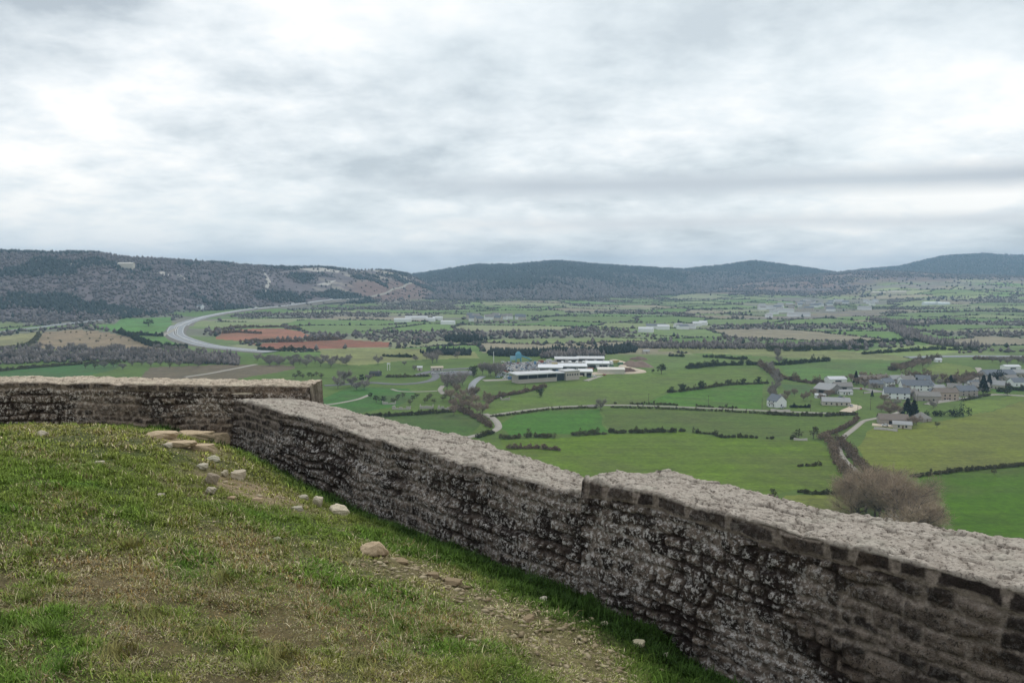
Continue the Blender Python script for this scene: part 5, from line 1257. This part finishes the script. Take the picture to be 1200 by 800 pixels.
rock(271,586,10,4,'small brown stone on the bare soil patch',(.8,.65,.5),seed=21)
rock(300,588,12,4,'flat brown stone at the right end of the bare soil patch',(.85,.7,.55),seed=22)
for k, (px, py, w_, h_, lb) in enumerate([(190,514,40,6,'leftmost slab of the bedrock ledge under the back wall'),(225,515,46,7,'middle slab of the bedrock ledge under the back wall'),(252,519,30,10,'rightmost slab of the bedrock ledge in the wall corner'),(238,528,28,6,'lower slab of the bedrock ledge below the wall corner'),(210,524,34,5,'thin front slab of the bedrock ledge')]):
    rock(px, py, w_, h_, lb, (1.0,.86,.68), seed=40+k, name='rock_ledge', rz=.1, depth=.55, cat='rock ledge')
for k, (px, py, w_, h_, lb) in enumerate([(466,661,24,4,'thin flat tan stone just below the tan boulder'),(506,675,15,3,'small flat tan stone on the worn path'),(531,683,22,3,'flat tan stone halfway down the worn path'),(618,727,18,3,'flat pale stone among the chips of the path')]):
    rock(px, py, w_, h_, lb, (.62,.52,.38), seed=60+k, depth=.6, sink=.7)
slab_p = at_z(289, 461.5, -1.74)
rock(289, 461, 54, 3.2, 'pale flat slab lying on the junction of the two walls', (1.15,1.1,1.02), seed=80, depth=.35, name='stone_slab', rz=-.06, sink=.3, cat='slab', loc=(slab_p[0], slab_p[1], -1.745))
# stone chips on the worn path: uncountable
def chips_mesh(n, seed):
    g = np.random.default_rng(seed); pts = []
    while len(pts) < n:
        x = g.uniform(-3, 2.2, 4000); y = g.uniform(3.4, 9.5, 4000); m = (spot('chips', x, y, 2) > g.random(4000)**.6) & inside(x, y, -.05)
        m |= (spot('soil', x, y) > .45+g.random(4000)*2) & inside(x, y, -.05)
        pts += list(zip(x[m], y[m]))
    # a few loose ones anywhere in the grass
    P = np.array(pts[:n]); e = np.stack([g.uniform(-8, 2, n//6), g.uniform(3.6, 11.5, n//6)], -1); P = np.concatenate([P, e[inside(e[:, 0], e[:, 1], -.05)]]); n = len(P)
    z = zg(P[:, 0], P[:, 1])+(fbm(P[:, 0]*2.2, P[:, 1]*2.2, 61, 4)-.5)*.07+.006
    sz = .008+.026*g.random(n)**2.4
    base = np.array([[1,0,0],[.2,.8,.05],[-.9,.4,0],[-.6,-.7,.05],[.5,-.8,0],[.1,0,.55],[0,0,-.4]])
    v = base[None]*(sz[:, None]*np.stack([1+g.random(n)*.8, .7+.4*g.random(n), .45+.5*g.random(n)], -1))[:, None, :]*(1+g.uniform(-.3, .3, (n, 7, 3)))
    a = g.random(n)*6.28; ca, sa = np.cos(a)[:, None], np.sin(a)[:, None]
    v = np.stack([v[..., 0]*ca-v[..., 1]*sa+P[:, :1], v[..., 0]*sa+v[..., 1]*ca+P[:, 1:2], v[..., 2]+z[:, None]], -1)
    fb = np.array([(i, (i+1) % 5, 5) for i in range(5)]+[((i+1) % 5, i, 6) for i in range(5)]); f = (fb[None]+7*np.arange(n)[:, None, None]).reshape(-1, 3)
    t = g.random((n, 1)); c = np.array((.25, .19, .11))*(1-t)+np.array((.50, .42, .28))*t
    return v.reshape(-1, 3), f, np.repeat(c, 7, 0)
v, f, c = chips_mesh(700, 5)
tag(mk('pebbles', v, f, attrmat('stone_chips', .1, 20, 90), col=c), kind='stuff')

# grass blades
def blades(n, zone, ln, wd_, seed, kind='all'):
    g = np.random.default_rng(seed)
    r0, r1 = zone
    r = np.sqrt(g.random(n)*(r1*r1-r0*r0)+r0*r0); a = R(-41)+g.random(n)*R(82)
    x = np.sin(a)*r; y = np.cos(a)*r
    k = inside(x, y, .02) & (y > 2.2); x, y = x[k], y[k]
    lush, straw, dirt, soil, chips, edge = cover(x, y)
    # clumps
    cl = fbm(x*6, y*6, seed+1, 3)
    for rx_, ry_, rr_ in ROCKPOS:
        edge = np.where(((x-rx_)**2+((y-ry_)/.8)**2) < (rr_+.02)**2, 9, edge)
    keep = (edge < 5) & (g.random(len(x)) < np.clip(1-.15*dirt-.85*np.clip(soil*1.3, 0, 1)-.25*chips, .02, 1)*np.clip(.55+1.5*sst(.38, .6, cl), 0, 1))
    x, y, lush, straw, dirt, edge, chips, cl = [t_[keep] for t_ in (x, y, lush, straw, dirt, edge, chips, cl)]; n = len(x)
    z = zg(x, y)+(fbm(x*2.2, y*2.2, 61, 4)-.5)*.07+(fbm(x*11, y*11, 62, 4)-.5)*.035-.006
    L_ = ln*(.45+.9*g.random(n))*(.75+.5*lush+.7*edge*g.random(n))*(.6+.9*sst(.4, .65, cl))
    az = g.random(n)*6.283; tilt = np.clip(g.normal(.95, .35, n), .1, 1.5); tilt = np.where(g.random(n) < edge*.5, tilt*.5, tilt); tilt = np.where(g.random(n) < np.maximum(dirt, chips)*.8, 1.35, tilt); L_ = L_*(1-.3*np.maximum(dirt, chips))
    dx, dy = np.cos(az), np.sin(az); sx, sy = -dy, dx; w_ = wd_*(.6+.8*g.random(n))
    b0 = np.stack([x-sx*w_, y-sy*w_, z], -1); b1 = np.stack([x+sx*w_, y+sy*w_, z], -1)
    t1 = tilt*.65; t2 = np.minimum(tilt*1.35, 1.75)
    m = np.stack([x+dx*np.sin(t1)*L_*.55, y+dy*np.sin(t1)*L_*.55, z+np.cos(t1)*L_*.55], -1)
    tp_ = m+np.stack([dx*np.sin(t2)*L_*.45, dy*np.sin(t2)*L_*.45, np.cos(t2)*L_*.45], -1)
    sv = np.stack([sx*w_*.8, sy*w_*.8, 0*w_], -1)
    v = np.stack([b0, b1, m-sv, m+sv, tp_], 1).reshape(-1, 3)
    fb = np.array([(0, 1, 3), (0, 3, 2), (2, 3, 4)]); f = (fb[None]+5*np.arange(n)[:, None, None]).reshape(-1, 3)
    c = np.zeros((n, 3))+np.array((.215, .215, .05))
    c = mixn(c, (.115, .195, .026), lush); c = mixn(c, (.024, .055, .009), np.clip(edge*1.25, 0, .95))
    rs = g.random(n); p_dry = np.clip(.17+.6*straw+.6*dirt+.5*chips-.22*lush-.55*edge, .0, .95)
    dry = (rs < p_dry)
    dc = mixn(np.zeros((n, 3))+np.array((.20, .15, .075)), (.60, .52, .33), g.random(n)**1.3)
    c = np.where(dry[:, None], dc*(1-.3*dirt)[:, None], c)
    gold = (g.random(n) < .45*straw); c = np.where((gold & dry)[:, None], np.array((.27, .18, .065)), c)
    light = g.random(n) < .08*(1-edge); c = np.where((light & ~dry)[:, None], c*1.9, c)
    c = c*(.6+1.35*g.random(n)**1.2)[:, None]
    return v, f, np.repeat(c, 5, 0)
parts = [blades(620000, (3.0, 5.6), .033, .0021, 1), blades(560000, (5.6, 9), .037, .0033, 2), blades(320000, (9, 14), .044, .0055, 3), blades(14000, (3.0, 8), .07, .0022, 4)]
def tuft_blades():
    g = np.random.default_rng(77); out = []
    for px, py, rr_ in [(30,700,.16),(18,735,.18),(55,745,.14),(12,790,.2),(70,792,.16),(140,770,.12),(215,668,.14),(262,684,.13),(300,785,.12),(395,712,.12),(330,640,.12),(110,622,.14),(35,650,.12),(470,738,.12),(508,742,.1),(330,770,.14),(180,725,.12),(600,758,.12),(425,780,.12),(560,790,.12),(90,585,.14),(150,640,.12),(250,745,.1),(760,798,.14)]:
        p = fg(px, py); n = 260; r = rr_*np.abs(g.normal(size=n))*.8; a = g.random(n)*6.283; th_ = g.random()*3; lo_ = g.uniform(.9, 2.2); ux, uy = np.cos(a)*r*lo_, np.sin(a)*r; x = p[0]+ux*math.cos(th_)-uy*math.sin(th_); y = p[1]+ux*math.sin(th_)+uy*math.cos(th_); z = zg(x, y)+(fbm(x*2.2, y*2.2, 61, 4)-.5)*.07
        L_ = g.uniform(.045, .075)*(.4+.8*g.random(n)); t1 = .35+.9*np.minimum(r/rr_, 1)*g.random(n); az = a+g.normal(size=n)*.5; dx, dy = np.cos(az), np.sin(az); w_ = .0024
        b0 = np.stack([x+dy*w_, y-dx*w_, z], -1); b1 = np.stack([x-dy*w_, y+dx*w_, z], -1); m = np.stack([x+dx*np.sin(t1)*L_*.55, y+dy*np.sin(t1)*L_*.55, z+np.cos(t1)*L_*.55], -1)
        t2 = t1*1.7; tp_ = m+np.stack([dx*np.sin(t2)*L_*.5, dy*np.sin(t2)*L_*.5, np.cos(t2)*L_*.5], -1); sv = np.stack([dy*w_*.8, -dx*w_*.8, 0*x], -1)
        v = np.stack([b0, b1, m+sv, m-sv, tp_], 1).reshape(-1, 3); f = (np.array([(0, 1, 3), (0, 3, 2), (2, 3, 4)])[None]+5*np.arange(n)[:, None, None]).reshape(-1, 3)
        hue = g.random(); c = (np.array((.11, .20, .03))*(1-hue)+np.array((.26, .23, .08))*hue)[None]*(.55+1.0*g.random((n, 1)))
        out.append((v, f, np.repeat(c, 5, 0)))
    return out
parts += tuft_blades()
vs = np.concatenate([p[0] for p in parts]); cs = np.concatenate([p[2] for p in parts]); fs = []; k0 = 0
for p in parts: fs.append(p[1]+k0); k0 += len(p[0])
M_grass, nt, b = newmat('grass_blades'); a_ = nt.nodes.new('ShaderNodeAttribute'); a_.attribute_name = 'col'; nt.links.new(a_.outputs['Color'], b.inputs['Base Color'])
b.inputs['Roughness'].default_value = .7
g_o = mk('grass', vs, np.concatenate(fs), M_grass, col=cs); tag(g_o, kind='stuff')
print('blades', len(vs)//5, 'trees', NT)

# ------------------------------------------------------------------ haze, sky, sun, camera
m = bpy.data.materials.new('haze'); m.use_nodes = True; nt = m.node_tree; nt.nodes.clear()
out = nt.nodes.new('ShaderNodeOutputMaterial'); pv = nt.nodes.new('ShaderNodeVolumePrincipled')
pv.inputs['Color'].default_value = (.50, .73, 1.0, 1); pv.inputs['Density'].default_value = 1.05e-4; pv.inputs['Anisotropy'].default_value = .1
nt.links.new(pv.outputs[0], out.inputs['Volume'])
q = MB(); q.box(-12500, 12500, -60, 9200, -125, 150); hz_o = q.build('haze', m); tag(hz_o, kind='stuff')

SUN_EL, SUN_AZ = R(48), R(22)      # azimuth measured from +Y (view direction) towards +X
w = bpy.data.worlds.new('World'); scene.world = w; w.use_nodes = True; nt = w.node_tree; nt.nodes.clear()
out = nt.nodes.new('ShaderNodeOutputWorld'); bg = nt.nodes.new('ShaderNodeBackground'); bg.inputs['Strength'].default_value = .1
sky = nt.nodes.new('ShaderNodeTexSky'); sky.sky_type = 'NISHITA'; sky.sun_disc = False; sky.sun_elevation = SUN_EL; sky.sun_rotation = SUN_AZ
tc = nt.nodes.new('ShaderNodeTexCoord'); sx = nt.nodes.new('ShaderNodeSeparateXYZ'); nt.links.new(tc.outputs['Generated'], sx.inputs[0])
zc_ = mth(nt, 'MAXIMUM', sx.outputs[2], 0.0)
den = mth(nt, 'ADD', zc_, .25)
cb = nt.nodes.new('ShaderNodeCombineXYZ'); nt.links.new(mth(nt, 'DIVIDE', sx.outputs[0], den), cb.inputs[0]); nt.links.new(mth(nt, 'DIVIDE', sx.outputs[1], den), cb.inputs[1])
big = noise(nt, 1.15, 10, .52, cb.outputs[0], dist=.25)
mid = noise(nt, 4.0, 10, .60, cb.outputs[0], dist=.15)
mp = nt.nodes.new('ShaderNodeMapping'); mp.inputs['Location'].default_value = (3.7, 1.3, 0); nt.links.new(cb.outputs[0], mp.inputs[0])
blu = noise(nt, .5, 5, .5, mp.outputs[0])
sm = mth(nt, 'ADD', mth(nt, 'MULTIPLY', big, .66), mth(nt, 'MULTIPLY', mid, .34))
az = mth(nt, 'ARCTAN2', sx.outputs[0], sx.outputs[1]); elv = mth(nt, 'ARCSINE', sx.outputs[2])
for px_, py_, rx_, ry_, am in [(370,40,130,48,.13),(870,128,75,42,.10),(1080,150,95,48,.07),(130,220,200,38,.05),(50,25,150,46,-.12),(420,197,120,22,-.095),(980,55,220,34,-.045),(640,130,170,46,-.035),(300,140,160,30,-.02),(560,40,80,40,.03),(1130,250,120,14,.06),(760,262,200,12,.05)]:
    d2_ = mth(nt, 'ADD', mth(nt, 'POWER', mth(nt, 'DIVIDE', mth(nt, 'SUBTRACT', az, math.atan((px_-600)/F)), rx_/F), 2.0), mth(nt, 'POWER', mth(nt, 'DIVIDE', mth(nt, 'SUBTRACT', elv, math.atan((318-py_)/F)), ry_/F), 2.0))
    sm = mth(nt, 'MULTIPLY_ADD', mth(nt, 'POWER', 2.718, mth(nt, 'MULTIPLY', d2_, -1.0)), am, sm)
fl = noise(nt, 10, 10, .62, cb.outputs[0]); sm = mth(nt, 'ADD', mth(nt, 'MULTIPLY_ADD', mth(nt, 'SUBTRACT', fl, .5), .10, sm), -.004)
cr = nt.nodes.new('ShaderNodeValToRGB'); nt.links.new(sm, cr.inputs[0]); el = cr.color_ramp.elements
el[0].position = .385; el[0].color = (.46, .515, .56, 1); el[1].position = .615; el[1].color = (1.03, 1.01, .975, 1)
e = el.new(.45); e.color = (.63, .685, .72, 1); e = el.new(.525); e.color = (.81, .85, .87, 1)
# dark stratus bank low on the right
az = mth(nt, 'ARCTAN2', sx.outputs[0], sx.outputs[1]); elv = mth(nt, 'ARCSINE', sx.outputs[2])
nb = noise(nt, 3.0, 6, .6, tc.outputs['Generated'], dist=.3)
def band(e0, half, a0, a1, wob):
    dz = mth(nt, 'ABSOLUTE', mth(nt, 'SUBTRACT', mth(nt, 'ADD', elv, mth(nt, 'MULTIPLY', mth(nt, 'SUBTRACT', nb, .5), wob)), e0))
    m1 = ramp(nt, mth(nt, 'DIVIDE', dz, half), 0.1, 1.0, (1,1,1), (0,0,0))
    m2 = ramp(nt, mth(nt, 'DIVIDE', mth(nt, 'SUBTRACT', az, a0), a1-a0), 0, 1)
    return mth(nt, 'MULTIPLY', m1, m2)
b1 = band(R(5.6), R(1.1), R(-14), R(2), .010)
b2 = band(R(3.1), R(.7), R(-14), R(8), .018)
cc = mixc(nt, mth(nt, 'MULTIPLY', b1, 1.0), cr.outputs[0], (.47, .51, .56))
cc = mixc(nt, mth(nt, 'MULTIPLY', b2, .7), cc, (.58, .60, .635))
# pale blue grey air towards the horizon
hzf = ramp(nt, elv, R(0), R(7), (.45,)*3, (0,)*3)
cc = mixc(nt, hzf, cc, (.70, .755, .79))
cc = mixc(nt, mth(nt, 'MULTIPLY', ramp(nt, blu, .45, .62), .35), cc, (.72, .80, .83))
sc10 = nt.nodes.new('ShaderNodeVectorMath'); sc10.operation = 'SCALE'; nt.links.new(cc, sc10.inputs[0]); sc10.inputs['Scale'].default_value = 10.7
fin = mixc(nt, .94, sky.outputs[0], sc10.outputs[0])
low = ramp(nt, sx.outputs[2], .0, .004); fin = mixc(nt, mth(nt, 'SUBTRACT', 1, mth(nt, 'MAXIMUM', ramp(nt, mth(nt, 'ADD', sx.outputs[2], .05), .0, .05), 0)), fin, (1.2, 1.3, 1.0))
nt.links.new(fin, bg.inputs['Color']); nt.links.new(bg.outputs[0], out.inputs['Surface'])
sl = bpy.data.lights.new('sun', 'SUN'); sl.energy = .9; sl.angle = R(18); sl.color = (1, .95, .88); so = bpy.data.objects.new('sun', sl); C.objects.link(so)
so.rotation_euler = (math.pi/2-SUN_EL, 0, math.pi-SUN_AZ)   # light comes from ahead, slightly right

cam = bpy.data.cameras.new('camera'); co = bpy.data.objects.new('camera', cam); C.objects.link(co); scene.camera = co
co.location = (0, 0, 0); co.rotation_euler = (math.pi/2-PITCH, 0, 0); cam.angle_x = 2*math.atan(.6); cam.clip_start = .1; cam.clip_end = 30000
vs_ = scene.view_settings; vs_.view_transform = 'Standard'; vs_.look = 'None'; vs_.exposure = .12; vs_.gamma = 1; vs_.use_curve_mapping = False
scene.render.engine = 'CYCLES'; cy = scene.cycles
cy.use_denoising = True; cy.max_bounces = 4; cy.diffuse_bounces = 2; cy.glossy_bounces = 1; cy.volume_bounces = 1; cy.transparent_max_bounces = 4; cy.use_fast_gi = False
cy.sample_clamp_indirect = 4
